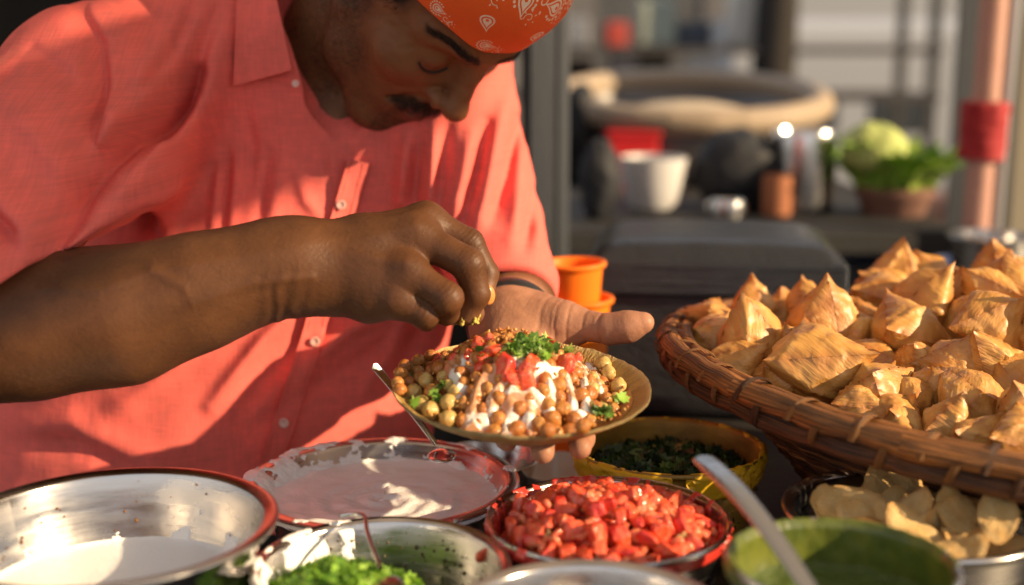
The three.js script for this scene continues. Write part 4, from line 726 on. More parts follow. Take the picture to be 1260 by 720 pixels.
// ---------------------------------------------------------------- basket of samosas
const BK = { c: V(0.375, 1.13, -1.0), n: V(0.13, 1, 0.0).normalize(), R: 0.245 };
{
  const t = thing('cane_basket', 'wide cane basket with a wrapped bamboo rim full of samosas', 'basket');
  frame(t, BK.c, BK.n, X1);
  const R = BK.R, prof = (k) => [lerp(R - 0.006, 0.125, Math.pow(k, 0.85)), -0.012 - 0.078 * Math.pow(k, 1.25)];
  const ring = (r, y, w, h, seed, amp) => grid(150, 10, (u, v) => { const a = u * 6.28318531, b = v * 6.28318531, n = 1 + 0.25 * noise(Math.cos(a) * 9 + seed, Math.sin(a) * 9, v * 2), rr = r + amp * noise(Math.cos(a) * 6, Math.sin(a) * 6, seed) + amp * 0.8 * Math.sin(a * 44 + (seed % 2) * Math.PI); return V(Math.sin(a) * (rr + Math.cos(b) * w * n), y + 0.0016 * noise(Math.cos(a) * 7, seed, Math.sin(a) * 7) + Math.sin(b) * h * n, Math.cos(a) * (rr + Math.cos(b) * w * n)); });
  const lapUv = (g, k, off) => { const u = g.attributes.uv; for (let i = 0; i < u.count; i++) u.setXY(i, u.getX(i) * k, u.getY(i) + off); return g; };
  for (let i = 0; i < 16; i++) { const [r, y] = prof((i + 0.5) / 16); part(t, 'weave_strip', lapUv(ring(r, y, 0.0035, 0.0046, i * 3.1 + (i % 2), 0.0022), 9, i * 0.37), i % 3 === 1 ? M.cane : M.caneDark); }
  part(t, 'base', lathe([[0, -0.088], [0.128, -0.088], [0.13, -0.091], [0.128, -0.094], [0, -0.094]], 64), M.caneDark);
  // rim: two thick canes laid side by side and one below, lashed with split bands
  for (const [r, y, s, seed] of [[R + 0.004, 0.002, 0.0090, 1], [R - 0.009, 0.004, 0.0062, 2], [R + 0.003, -0.0115, 0.0070, 3]]) part(t, 'rim_cane', lapUv(ring(r, y, s, s, seed * 5.3, 0.0008), 12, seed * 0.3), seed === 3 ? M.caneDark : M.cane);
  const band = grid(28, 6, (u, v) => { const b = u * 6.28318531 * 1.02, ex = 0.0175, ey = 0.0158, th = (u * 0.085 - 0.042) + (v - 0.5) * 0.022, r = R - 0.002 + Math.cos(b) * ex * 0.9 + 0.0009 * Math.sin(v * 3.14159) * Math.cos(b), y = -0.003 + Math.sin(b) * ey + 0.0009 * Math.sin(v * 3.14159) * Math.sin(b); return V(Math.sin(th) * r, y, Math.cos(th) * r); });
  for (let i = 0; i < 40; i++) { const o = part(t, 'binding', band, i % 4 === 2 ? M.caneDark : M.caneBand); o.rotation.y = i * Math.PI * 2 / 40 + 0.045 * Math.sin(i * 7); o.scale.set(1, 1 + 0.06 * Math.sin(i * 3), 1); }
  // what the basket stands on
  const s = thing('basket_stand', 'low dark wooden stand under the samosa basket', 'stand');
  part(s, 'top', new RoundedBoxGeometry(0.2, 0.012, 0.2, 2, 0.003), M.darkTable).position.y = 0.022; for (const [x, z] of [[-0.08, -0.08], [0.08, -0.08], [-0.08, 0.08], [0.08, 0.08]]) part(s, 'foot', new THREE.BoxGeometry(0.025, 0.016, 0.025), M.darkTable).position.set(x, 0.008, z);
  s.position.set(BK.c.x - 0.012, TABLE, BK.c.z); s.rotation.z = -0.05;
}
// samosa: a puffed tetrahedron of dough, faces blown up, seams pinched into ridges
function samosaShape(k) {
  const r = rng(900 + k), h = 0.58 + 0.46 * r(), tw = r() * 6.28;
  const A = [V(0, h, 0), ...[0, 1, 2].map((i) => { const a = tw + i * 2.094 + (r() - 0.5) * 0.35, q = 0.60 + 0.18 * r(); return V(Math.cos(a) * q, -0.02 + 0.10 * r(), Math.sin(a) * q); })];
  A[0].x += (r() - 0.5) * 0.28; A[0].z += (r() - 0.5) * 0.28;
  const F = [[0, 2, 1], [0, 3, 2], [0, 1, 3], [1, 2, 3]], N = 30, pos = [], idx = [], uv = [], ctr = V(0, h * 0.27, 0), edgeK = [], blist = [];
  for (const [fi, f] of F.entries()) {
    const [a, b, c] = f.map((i) => A[i]), nrm = b.clone().sub(a).cross(c.clone().sub(a)).normalize(); if (nrm.dot(a.clone().sub(ctr)) < 0) nrm.negate();
    const puff = fi === 3 ? 0.16 : 0.16 + 0.22 * r(), base = pos.length / 3, row = [];
    for (let i = 0; i <= N; i++) { row.push([]); for (let j = 0; j <= N - i; j++) {
      const u = i / N, v = j / N, w = 1 - u - v, e = Math.max(0, 27 * u * v * w), m = Math.min(u, v, w), p = V(0, 0, 0).addScaledVector(a, u).addScaledVector(b, v).addScaledVector(c, w);
      const bl = Math.pow(e, 0.62); p.addScaledVector(nrm, puff * bl);
      const pin = Math.exp(-m / 0.030), out = p.clone().sub(ctr).normalize(); p.addScaledVector(out, pin * (0.075 * (1 + 0.9 * noise(p.x * 6 + k, p.y * 6, p.z * 6)) + 0.009 * Math.sin((u - v + 2 * w) * 30 + k)));
      const tipk = Math.max(u, v, w); if (tipk > 0.9) p.addScaledVector(p.clone().sub(ctr).normalize(), 0.02 * (tipk - 0.9) / 0.1);
      if (fi === k % 3) p.addScaledVector(nrm, 0.045 * Math.exp(-(((v - w) + 0.25 * (u - 0.4)) ** 2) / 0.004) * Math.min(1, m * 8) * (1 + 0.5 * noise(u * 9, k, 1)));
      const n1 = fbm(p.x * 2.2 + k * 5, p.y * 2.2, p.z * 2.2, 4), n2 = noise(p.x * 7 + k, p.y * 7, p.z * 7); p.addScaledVector(nrm, (0.075 * n1 + 0.012 * n2 + 0.02 * Math.max(0, noise(p.x * 4 + k, p.y * 4, p.z * 4 + 3))) * Math.min(1, m * 9)); p.addScaledVector(out, 0.03 * n1);
      const bq = noise(p.x * 11 + k * 3, p.y * 11, p.z * 11), bl2 = sstep(0.30, 0.52, bq) * Math.min(1, m * 10); p.addScaledVector(nrm, 0.013 * bl2); blist.push(bl2);
      row[i].push(pos.length / 3); pos.push(p.x, p.y, p.z); uv.push(p.x * 0.8 + p.z * 0.5 + k, p.y * 0.8 + p.z * 0.4); edgeK.push(pin);
    } }
    const flip = b.clone().sub(a).cross(c.clone().sub(a)).dot(nrm) < 0;
    const tri = (x, y, z) => flip ? idx.push(x, z, y) : idx.push(x, y, z);
    for (let i = 0; i < N; i++) for (let j = 0; j < N - i; j++) { tri(row[i][j], row[i][j + 1], row[i + 1][j]); /**/ if (j < N - i - 1) tri(row[i][j + 1], row[i + 1][j + 1], row[i + 1][j]); }
  }
  let g = new THREE.BufferGeometry(); g.setAttribute('position', new THREE.Float32BufferAttribute(pos, 3)); g.setAttribute('uv', new THREE.Float32BufferAttribute(uv, 2)); g.setIndex(idx.map((x) => x));
  // orient every face outward
  const P = g.attributes.position, I = g.index; for (let i = 0; i < I.count; i += 3) { const [a, b, c] = [0, 1, 2].map((q) => V().fromBufferAttribute(P, I.getX(i + q))); if (b.clone().sub(a).cross(c.clone().sub(a)).dot(a.clone().sub(ctr)) < 0) { const t = I.getX(i + 1); I.setX(i + 1, I.getX(i + 2)); I.setX(i + 2, t); } }
  g.computeVertexNormals();
  { // weld shading over the seams
    const map = new Map(), n = g.attributes.normal; for (let i = 0; i < P.count; i++) { const key = [P.getX(i), P.getY(i), P.getZ(i)].map((x) => Math.round(x * 400)).join(); const m = map.get(key) ?? map.set(key, V()).get(key); m.add(V().fromBufferAttribute(n, i)); }
    for (let i = 0; i < P.count; i++) { const m = map.get([P.getX(i), P.getY(i), P.getZ(i)].map((x) => Math.round(x * 400)).join()).clone().normalize(); n.setXYZ(i, m.x, m.y, m.z); }
  }
  const tone = r();
  colorize(g, (p, m, i) => { const n = fbm(p.x * 2.6 + k * 3, p.y * 2.6, p.z * 2.6, 5), blister = blist[i], char = sstep(0.18, 0.36, fbm(p.x * 6 - k, p.y * 6, p.z * 6 + 2, 4)); let c = mixc([0.64, 0.345, 0.085], [0.43, 0.180, 0.034], clamp(0.30 + 0.25 * tone + 1.5 * n, 0, 1)); c = mixc(c, [0.30, 0.080, 0.014], edgeK[i] * 0.5 + char * 0.3); return mixc(c, [0.70, 0.40, 0.13], blister * 0.6); });
  return g;
}
const samosaShapes = []; for (let k = 0; k < 14; k++) samosaShapes.push(samosaShape(k));
{
  const L = { face: 'golden samosa lying on its side in the heap', up: 'golden samosa with its point standing up in the heap' };
  // x, y of its middle, depth, width in px, tilt about z, tilt about x, turn, shape
  const list = [
    [925, 415, 1.035, 125, 0.15, 0.3, 0.4, 0, 'plump blistered samosa at the left end of the basket, lying against the rim'], [884, 392, 1.10, 92, -0.5, -0.2, 1.4, 1], [927, 378, 1.15, 80, 0.1, 0, 2.2, 2], [967, 378, 1.16, 80, 0.2, 0.1, 0.3, 3],
    [1012, 392, 1.07, 112, 0.05, 0.1, 1.05, 4, 'tall sharp-peaked samosa standing upright above its neighbours'], [1000, 447, 0.985, 142, 1.3, 0.5, 0.2, 5, 'long folded samosa lying flat along the front rim'], [1078, 368, 1.14, 105, 1.1, 0.4, 1.2, 6], [1103, 340, 1.20, 92, -0.2, -0.1, 0.2, 7, 'twin-peaked samosa at the very top of the heap'],
    [1085, 352, 1.19, 90, 0.9, 0.3, 2.0, 8], [1117, 415, 1.045, 130, 0.9, 0.9, 0.8, 0], [1125, 384, 1.10, 140, 1.35, 0.3, 0.3, 1], [1180, 352, 1.15, 95, 0.3, 0.2, 0.9, 2], [1225, 395, 1.02, 132, -0.7, 0.4, 0.3, 3], [1247, 345, 1.12, 110, 0.1, 0.2, 1.6, 4],
    [1175, 438, 0.985, 110, -0.35, 0.35, 2.6, 5], [1200, 492, 0.925, 125, -0.25, 0.75, 0.5, 6, 'broad square-backed samosa resting low on the front rim'], [1085, 482, 0.95, 112, 0.35, 0.7, 1.9, 7], [1035, 470, 0.985, 95, 0.6, 0.2, 2.9, 8], [1130, 448, 1.00, 85, 0.3, 0.6, 1.2, 0], [1252, 462, 0.955, 100, 0.6, 0.2, 0.7, 1],
    [1262, 512, 0.90, 110, 0.5, 0.3, 2.1, 2], [1165, 532, 0.90, 100, 1.45, 0.6, 0.1, 3], [1245, 545, 0.87, 105, 1.2, 0.5, 1.0, 4], [905, 447, 1.01, 90, 1.3, 0.2, 0.6, 5], [1062, 445, 1.03, 95, 0.8, 0.1, 1.7, 6], [1215, 360, 1.10, 90, 0.8, 0.1, 0.4, 7], [1125, 495, 0.945, 85, 0.4, 1.1, 0.4, 8],
    [1300, 400, 1.0, 120, 0.2, 0.2, 0.5, 0], [1310, 460, 0.93, 120, 0.5, 0.4, 1.5, 1], [1320, 520, 0.88, 120, 0.9, 0.3, 0.2, 2], [1330, 350, 1.1, 120, 0.2, 0.1, 2.5, 3], [1150, 400, 1.12, 110, 0.5, 0, 0.4, 4], [975, 415, 1.10, 100, 0.5, 0.3, 1.4, 5], [1050, 415, 1.10, 100, 0.3, 0.2, 2.4, 6], [1390, 430, 1.0, 130, 0.3, 0.2, 1.0, 7], [1400, 370, 1.1, 130, 0.2, 0.3, 0.1, 8], [1190, 400, 1.08, 100, 0.1, 0.5, 1.8, 2], [870, 412, 1.06, 85, 0.9, 0.3, 0.9, 6], [955, 465, 0.985, 90, 1.0, 0.6, 2.0, 3], [1050, 500, 0.935, 85, 1.2, 0.5, 1.1, 4], [1110, 520, 0.915, 90, 0.6, 0.7, 0.2, 5], [1150, 475, 0.955, 90, 0.5, 0.5, 2.3, 8], [1210, 440, 0.98, 95, 0.4, 0.4, 1.3, 0], [1040, 405, 1.06, 85, 0.5, 0.3, 0.6, 1], [975, 430, 1.02, 80, 0.4, 0.4, 2.8, 2], [1060, 385, 1.10, 80, 0.3, 0.1, 1.9, 3], [1150, 360, 1.16, 80, 0.4, 0.2, 0.2, 5], [1200, 545, 0.885, 90, 1.0, 0.5, 1.6, 7], [1225, 325, 1.17, 85, 0.2, 0.2, 0.7, 6], [1140, 335, 1.20, 80, 0.3, 0, 1.2, 4], [995, 370, 1.13, 75, 0.2, 0.1, 1.9, 8],
  ];
  list.forEach(([x, y, d, w, rz, rx, ry, k, label], i) => {
    const o = solo('samosa', samosaShapes[(k + 9 * (i % 2)) % 14], M.fried, label ?? (Math.abs(rz) < 0.65 ? L.up : L.face), 'samosa', 'samosas in the basket');
    const s = w / FOCAL * d / 1.46; o.position.copy(at(x, y, d)); o.scale.set(s, s, s); o.rotation.set(rx, ry, rz, 'ZXY'); o.translateY(-0.30 * s);
  });
  // the layer that carries them, hidden under the heap
  const r = rng(3), B = new THREE.Object3D(); frame(B, BK.c, BK.n, X1); B.updateMatrixWorld(true);
  for (let i = 0; i < 26; i++) { const a = i * 2.399, q = 0.155 * Math.sqrt((i + 0.5) / 26); const o = solo('samosa', samosaShapes[i % 14], M.fried, 'samosa buried in the lower layer of the basket', 'samosa', 'samosas in the basket'); o.position.copy(V(Math.sin(a) * q, -0.040 + 0.040 * (1 - q / 0.2), Math.cos(a) * q).applyMatrix4(B.matrixWorld)); o.scale.setScalar(0.050); o.rotation.set(r() * 6, r() * 6, r() * 6); }
}

// ---------------------------------------------------------------- the seller
const person = thing('person', 'person in a coral shirt and orange bandana, head bowed, dressing a plate of chaat', 'person');
const HS = 0.95, headY = V(0.62, 0.485, 0.617).normalize(), headZ0 = V(0.342, -0.873, 0.342), headX = headY.clone().cross(headZ0).normalize(), headZ = headX.clone().cross(headY);
const HM = new THREE.Matrix4().makeBasis(headX, headY, headZ).scale(V(HS, HS, HS)).setPosition(-0.0715, 1.452, -1.11), HI = HM.clone().invert();
const toHead = (v) => v.clone().applyMatrix4(HI), head = (x, y, z) => V(x, y, z).applyMatrix4(HM);
const SR = at(116, 130, 1.08), ER = at(-48, 398, 0.885), SL = at(556, 150, 1.17), EL = at(620, 335, 1.13), NB = at(400, 95, 1.19);

// ---- head and neck, in the head's own axes (z forward, y up, x to the person's left)
const nb = toHead(at(392, 95, 1.20)), st = toHead(at(420, 165, 1.208)), ch = toHead(at(422, 235, 1.25));
const skull = ell(V(0, 0.040, -0.012), V(0.0765, 0.086, 0.100));
const headField = (() => {
  const face = ell(V(0, -0.030, 0.030), V(0.061, 0.088, 0.064)), jaw = chain([V(0.054, -0.045, -0.005), V(0.046, -0.078, 0.020), V(0.022, -0.104, 0.066), V(0, -0.108, 0.073)], [0.018, 0.018, 0.017, 0.017], 0.02), jawIn = ell(V(0, -0.075, 0.028), V(0.045, 0.034, 0.050));
  const cheek = ell(V(0.044, -0.016, 0.060), V(0.024, 0.020, 0.020)), brow = chain([V(0, 0.032, 0.083), V(0.022, 0.036, 0.082), V(0.048, 0.030, 0.064)], [0.0115, 0.0125, 0.010], 0.01);
  const socket = ell(V(0.033, 0.010, 0.098), V(0.021, 0.0155, 0.020)), lid = ell(V(0.032, 0.009, 0.0715), V(0.0175, 0.0140, 0.0160)), lower = ell(V(0.031, -0.006, 0.0735), V(0.016, 0.007, 0.0095));
  const bridge = chain([V(0, 0.034, 0.087), V(0, 0.012, 0.096), V(0, -0.020, 0.1105)], [0.0085, 0.0078, 0.0105], 0.008), tip = ell(V(0, -0.0235, 0.1125), V(0.0128, 0.0105, 0.0118)), ala = ell(V(0.0148, -0.0275, 0.0985), V(0.0085, 0.0085, 0.0105)), nostril = ell(V(0.0075, -0.0375, 0.1035), V(0.0040, 0.0045, 0.0065)), sept = cap(V(0, -0.03, 0.108), V(0, -0.041, 0.098), 0.0045, 0.005);
  const muzzle = ell(V(0, -0.062, 0.070), V(0.034, 0.030, 0.028)), upL = chain([V(0, -0.0555, 0.0975), V(0.010, -0.0545, 0.0955), V(0.0245, -0.0615, 0.084)], [0.0052, 0.0050, 0.0025], 0.004), loL = chain([V(0, -0.0675, 0.0955), V(0.011, -0.0670, 0.0930), V(0.0235, -0.0625, 0.084)], [0.0062, 0.0056, 0.0025], 0.004), slit = chain([V(0, -0.0612, 0.1035), V(0.012, -0.0610, 0.1005), V(0.026, -0.0622, 0.0885)], [0.0014, 0.0014, 0.0012], 0.002), phil = cap(V(0, -0.041, 0.1035), V(0, -0.050, 0.1035), 0.0025, 0.003);
  const chin = ell(V(0, -0.101, 0.076), V(0.022, 0.018, 0.018)), ear = ell(V(0.079, -0.004, -0.012), V(0.0085, 0.031, 0.019), [0.15, 0.35, 0.1]), concha = ell(V(0.089, -0.006, -0.006), V(0.006, 0.016, 0.009));
  const fold = chain([V(0.019, -0.030, 0.100), V(0.030, -0.046, 0.090), V(0.034, -0.060, 0.080)], [0.002, 0.0024, 0.002], 0.004);
  const neck = chain([V(0, 0.0, -0.035), V(nb.x * 0.45, nb.y * 0.45 - 0.02, nb.z * 0.45 - 0.02), nb, st, ch], [0.058, 0.054, 0.058, 0.068, 0.07], 0.03);
  return (x, y, z) => {
    const ax = Math.abs(x);
    let d = smin(skull(x, y, z), face(x, y, z), 0.035);
    d = smin(d, jaw(ax, y, z), 0.018); d = smin(d, jawIn(x, y, z), 0.02); d = smin(d, chin(x, y, z), 0.016); d = smin(d, cheek(ax, y, z), 0.024);
    d = smin(d, muzzle(x, y, z), 0.022); d = smin(d, brow(ax, y, z), 0.014);
    d = smax(d, -socket(ax, y, z), 0.016); d = smin(d, lower(ax, y, z), 0.010); d = smin(d, lid(ax, y, z), 0.0075);
    d = smin(d, bridge(ax, y, z), 0.012); d = smin(d, tip(x, y, z), 0.007); d = smin(d, ala(ax, y, z), 0.0045); d = smin(d, sept(x, y, z), 0.003); d = smax(d, -nostril(ax, y, z), 0.003);
    d = smax(d, -fold(ax, y, z), 0.008); d = smax(d, -phil(x, y, z), 0.005);
    d = smin(d, smin(upL(ax, y, z), loL(ax, y, z), 0.0012), 0.004); d = smax(d, -slit(ax, y, z), 0.0018);
    d = smin(d, ear(ax, y, z), 0.006); d = smax(d, -concha(ax, y, z), 0.006);
    d = smin(d, neck(x, y, z), 0.012);
    return d + 0.00035 * noise(x * 160, y * 160, z * 160);
  };
})();
const SKIN = [0.225, 0.098, 0.042], SKIN2 = [0.150, 0.060, 0.024], PALM = [0.48, 0.235, 0.145];
const beardAt = (x, y, z) => { // how densely hair grows there, 0 to 1
  const ax = Math.abs(x); let b = 0;
  b = Math.max(b, sstep(0.030, 0.020, ax) * sstep(-0.0395, -0.043, y) * sstep(-0.0555, -0.0525, y) * sstep(0.070, 0.085, z));      // moustache
  b = Math.max(b, sstep(0.036, 0.026, ax) * sstep(-0.074, -0.079, y) * sstep(0.035, 0.06, z) * 0.9);                               // chin
  b = Math.max(b, sstep(0.034, 0.030, ax) * sstep(0.020, 0.026, ax) * sstep(-0.042, -0.05, y) * sstep(0.06, 0.075, z) * 0.8);      // beside the mouth
  b = Math.max(b, sstep(-0.022, -0.050, y + 0.25 * (z - 0.03)) * sstep(0.068, 0.040, z) * sstep(0.026, 0.040, ax) * 0.7);         // jaw
  b = Math.max(b, sstep(0.045, 0.062, ax) * sstep(0.030, 0.012, z) * sstep(-0.03, -0.012, z) * sstep(-0.07, -0.04, y) * 0.8);       // sideburn
  b = Math.max(b, sstep(-0.060, -0.075, y) * sstep(-0.135, -0.115, y) * sstep(0.01, 0.04, z) * 0.40);                              // under the chin
  return b;
};
const headGeo = meshField(headField, V(-0.10, -0.30, -0.13), V(0.10, 0.135, 0.135), 0.0016, 1.8);
colorize(headGeo, (p) => {
  const ax = Math.abs(p.x), n = fbm(p.x * 45, p.y * 45, p.z * 45, 4), f = noise(p.x * 420, p.y * 420, p.z * 420);
  let c = mixc(SKIN, SKIN2, clamp(0.42 + n * 0.9, 0, 1)); c = [c[0] * (1 + 0.06 * f), c[1] * (1 + 0.06 * f), c[2] * (1 + 0.06 * f)];
  c = mixc(c, [0.25, 0.100, 0.052], 0.5 * Math.exp(-(Math.hypot(ax - 0.040, p.y + 0.018) ** 2) / 0.0006) * sstep(0.03, 0.06, p.z));
  const lip = sstep(0.026, 0.021, ax) * sstep(-0.0735, -0.0710, p.y) * sstep(-0.0500, -0.0530, p.y) * sstep(0.085, 0.091, p.z); c = mixc(c, [0.19, 0.062, 0.045], lip * 0.8);
  const ring = Math.exp(-((ax - 0.032) ** 2 + (p.y - 0.004) ** 2) / 0.00022) * sstep(0.05, 0.07, p.z); c = mixc(c, [0.105, 0.047, 0.028], ring * 0.3);
  const b = beardAt(p.x, p.y, p.z) * (1 - lip); c = mixc(c, [0.026, 0.017, 0.013], clamp(b * (0.55 + 0.8 * noise(p.x * 520, p.y * 520, p.z * 520)), 0, 0.82));
  const scalp = sstep(0.062, 0.070, ax) * sstep(0.018, 0.03, p.y) + sstep(-0.02, -0.05, p.z) * sstep(-0.05, -0.02, p.y); return mixc(c, [0.018, 0.013, 0.011], clamp(scalp, 0, 0.9));
});
// ---- hair: moustache, beard, brows, sideburns as single hairs
function hairs(geo, n, seed, density, dir, len, wid, lift = 0.35) {
  const r = rng(seed), P = geo.attributes.position, N = geo.attributes.normal, pos = [], idx = [], cand = [];
  for (let i = 0; i < P.count; i++) if (density(P.getX(i), P.getY(i), P.getZ(i)) > 0.02) cand.push(i);
  if (!cand.length) return null;
  for (let k = 0; k < n; k++) {
    const i = cand[Math.floor(r() * cand.length)], p = V().fromBufferAttribute(P, i), m = V().fromBufferAttribute(N, i); if (r() > density(p.x, p.y, p.z)) continue;
    p.add(V(r() - 0.5, r() - 0.5, r() - 0.5).multiplyScalar(0.0022)); const t = dir(p, r).normalize(); t.addScaledVector(m, -t.dot(m)).normalize();
    t.add(V(r() - 0.5, r() - 0.5, r() - 0.5).multiplyScalar(0.55)).addScaledVector(m, lift * (0.5 + r())).normalize();
    const L = len * (0.55 + 0.8 * r()), s = t.clone().cross(m).normalize().multiplyScalar(wid), b = pos.length / 3, curl = m.clone().multiplyScalar(-L * 0.25);
    const mid = p.clone().addScaledVector(t, L * 0.55), end = p.clone().addScaledVector(t, L).add(curl), up = m.clone().multiplyScalar(wid);
    for (const q of [p.clone().add(s), p.clone().sub(s), p.clone().add(up), mid.clone().addScaledVector(s, 0.8), mid.clone().addScaledVector(s, -0.8), mid.clone().add(up), end]) pos.push(q.x, q.y, q.z);
    for (const [x, y, z] of [[0, 1, 4], [0, 4, 3], [1, 2, 5], [1, 5, 4], [2, 0, 3], [2, 3, 5], [3, 4, 6], [4, 5, 6], [5, 3, 6]]) idx.push(b + x, b + y, b + z);
  }
  const g = new THREE.BufferGeometry(); g.setAttribute('position', new THREE.Float32BufferAttribute(pos, 3)); g.setIndex(idx); g.computeVertexNormals(); g.applyMatrix4(HM); return g;
}
{
  const side = (p) => Math.sign(p.x) || 1;
  const stache = (x, y, z) => y > -0.060 && z > 0.06 && Math.abs(x) < 0.032 ? beardAt(x, y, z) : 0;
  part(person, 'moustache', hairs(headGeo, 2600, 1, stache, (p) => V(side(p) * 0.7, -1, 0), 0.0065, 0.00008), M.hair);
  part(person, 'beard', hairs(headGeo, 30000, 2, (x, y, z) => y < -0.058 || Math.abs(x) > 0.032 ? beardAt(x, y, z) * 0.7 : 0, (p) => V(side(p) * 0.1, -1, 0.2), 0.0032, 0.00009), M.hair);
  const browD = (x, y, z) => { const ax = Math.abs(x), cy = 0.0335 + 0.007 * Math.sin(clamp((ax - 0.008) / 0.046, 0, 1) * 2.4) - 0.10 * Math.max(0, ax - 0.042); return z > 0.045 && ax > 0.0085 && ax < 0.057 ? sstep(0.0046, 0.0016, Math.abs(y - cy) * (1 + Math.max(0, ax - 0.03) * 22)) : 0; };
  part(person, 'eyebrow', hairs(headGeo, 1500, 3, (x, y, z) => x < 0 ? browD(x, y, z) : 0, (p) => V(side(p), 0.35, -0.3), 0.0075, 0.00008, 0.18), M.hair);
  part(person, 'eyebrow', hairs(headGeo, 1500, 4, (x, y, z) => x > 0 ? browD(x, y, z) : 0, (p) => V(side(p), 0.35, -0.3), 0.0075, 0.00008, 0.18), M.hair);
  part(person, 'hair', hairs(headGeo, 14000, 5, (x, y, z) => (sstep(0.060, 0.068, Math.abs(x)) * sstep(0.010, 0.026, y) * sstep(0.045, 0.03, z) + sstep(-0.03, -0.055, z) * sstep(-0.05, -0.02, y)) * (y < 0.08 ? 1 : 0), (p) => V(0, -1, -0.5), 0.009, 0.00014), M.hair);
  for (const s of [-1, 1]) { // lashes along the lowered lid
    const c = new THREE.CatmullRomCurve3([V(s * 0.0485, 0.0035, 0.0745), V(s * 0.043, -0.0010, 0.0815), V(s * 0.034, -0.0035, 0.0868), V(s * 0.024, -0.0020, 0.0860), V(s * 0.017, 0.0020, 0.0835)].map((p) => { for (let i = 0; i < 20; i++) p.z -= headField(p.x, p.y, p.z) * 0.8; return p.applyMatrix4(HM); }));
    part(person, 'eyelashes', new THREE.TubeGeometry(c, 40, 0.0014, 6), M.hair);
  }
}
// ---- bandana
{
  const wrap = ell(V(0, 0.086, 0.000), V(0.083, 0.076, 0.103));
  const edge = (x, z) => 0.054 - 0.42 * Math.max(0, 0.075 - z) * 0.25 + 0.004 * noise(x * 20, z * 20, 4);
  const f = (x, y, z) => {
    const wr = 0.0013 * Math.sin((y * 150 + x * 60 + 3 * noise(x * 12, y * 12, z * 12))) * sstep(0.04, -0.05, z) + 0.0010 * noise(x * 40, y * 40, z * 40);
    const s = smin(smin(skull(x, y, z), headField(x, y, z) + 0.001, 0.01) - 0.0050, wrap(x, y, z), 0.02) - wr; return smax(s, edge(x, z) - y, 0.003);
  };
  const g = meshField(f, V(-0.11, -0.02, -0.13), V(0.11, 0.175, 0.135), 0.0020, 1.8);
  uvBy(g, (p) => [0.5 + Math.atan2(p.x, p.z) * 0.092 / 0.36, (p.y + 0.02 + 0.25 * (p.z < 0 ? 0 : 0)) / 0.18]);
  const cv = document.createElement('canvas'); cv.width = 2048; cv.height = 1024; const x = cv.getContext('2d');
  x.fillStyle = '#fb6212'; x.fillRect(0, 0, 2048, 1024);
  const r = rng(6); for (let i = 0; i < 9000; i++) { x.fillStyle = r() < 0.5 ? 'rgba(255,110,30,0.10)' : 'rgba(150,30,0,0.10)'; x.fillRect(r() * 2048, r() * 1024, 2 + r() * 14, 1 + r() * 2); }
  const ppm = 2048 / 0.36; x.lineCap = 'round';
  const drop = (u, v, s, a, rich) => { x.save(); x.translate(u, v); x.rotate(a); x.scale(s, s); const path = (k) => { x.beginPath(); x.moveTo(0, -1.5 * k); x.bezierCurveTo(0.25 * k, -0.7 * k, 0.85 * k, -0.35 * k, 0.75 * k, 0.35 * k); x.bezierCurveTo(0.6 * k, 1.0 * k, -0.6 * k, 1.0 * k, -0.75 * k, 0.35 * k); x.bezierCurveTo(-0.85 * k, -0.35 * k, -0.1 * k, -0.5 * k, 0, -1.5 * k); }; x.fillStyle = '#ffe9d2'; path(1); x.fill(); x.fillStyle = '#fb6212'; path(0.78); x.fill(); x.fillStyle = '#ffe9d2'; path(0.58); x.fill(); x.fillStyle = '#fb6212'; x.beginPath(); x.arc(0, 0.2, 0.17, 0, 7); x.fill(); if (rich) { x.fillStyle = '#ffe0c4'; for (let i = 0; i < 13; i++) { const b = -2.2 + i * 0.37 + 1.57; x.beginPath(); x.arc(Math.cos(b) * 1.12, 0.15 + Math.sin(b) * 1.05, 0.14, 0, 7); x.fill(); } } x.restore(); };
  const curl = (u, v, s, a) => { x.save(); x.translate(u, v); x.rotate(a); x.strokeStyle = '#ffe3ca'; x.lineWidth = s * 0.17; x.beginPath(); for (let i = 0; i <= 26; i++) { const t = i / 26 * 5.6, q = s * (1 - i / 34); x[i ? 'lineTo' : 'moveTo'](Math.cos(t) * q, Math.sin(t) * q); } x.stroke(); x.fillStyle = '#ffe3ca'; for (let i = 0; i < 6; i++) { x.beginPath(); x.ellipse(Math.cos(i) * s * 1.35, Math.sin(i) * s * 1.35, s * 0.22, s * 0.12, i, 0, 7); x.fill(); } x.restore(); };
  const row = (k) => 1024 - k / 0.18 * 1024;
  for (let i = 0; i < 22; i++) { // printed rows; canvas y runs down, v runs up
    const u = (i + 0.5) * 2048 / 22;
    if (i % 3 === 0) { drop(u, row(0.083), 34, 1.3, true); curl(u + 60, row(0.081), 22, i); } else if (i % 3 === 1) curl(u, row(0.080), 15, i * 2);
    if (i % 3 === 2) drop(u, row(0.108), 46, 2.7 + Math.sin(i * 2) * 0.4, false);
    if (i % 2) { drop(u, row(0.138), 52, 0.2 + i, true); curl(u + 55, row(0.128), 26, i); } else curl(u, row(0.143), 40, i);
    if (i % 3 === 1) drop(u, row(0.165), 60, i, true);
  }
  const map = new THREE.CanvasTexture(cv); map.colorSpace = THREE.SRGBColorSpace; map.wrapS = map.wrapT = THREE.RepeatWrapping;
  g.applyMatrix4(HM);
  part(person, 'bandana', g, phy({ map, roughness: 0.72, sheen: 0.3, sheenColor: lin(1, 0.4, 0.15), bumpMap: again(speckTex, 30, 16), bumpScale: 0.0004 }), 'orange bandana printed with white paisley');
}
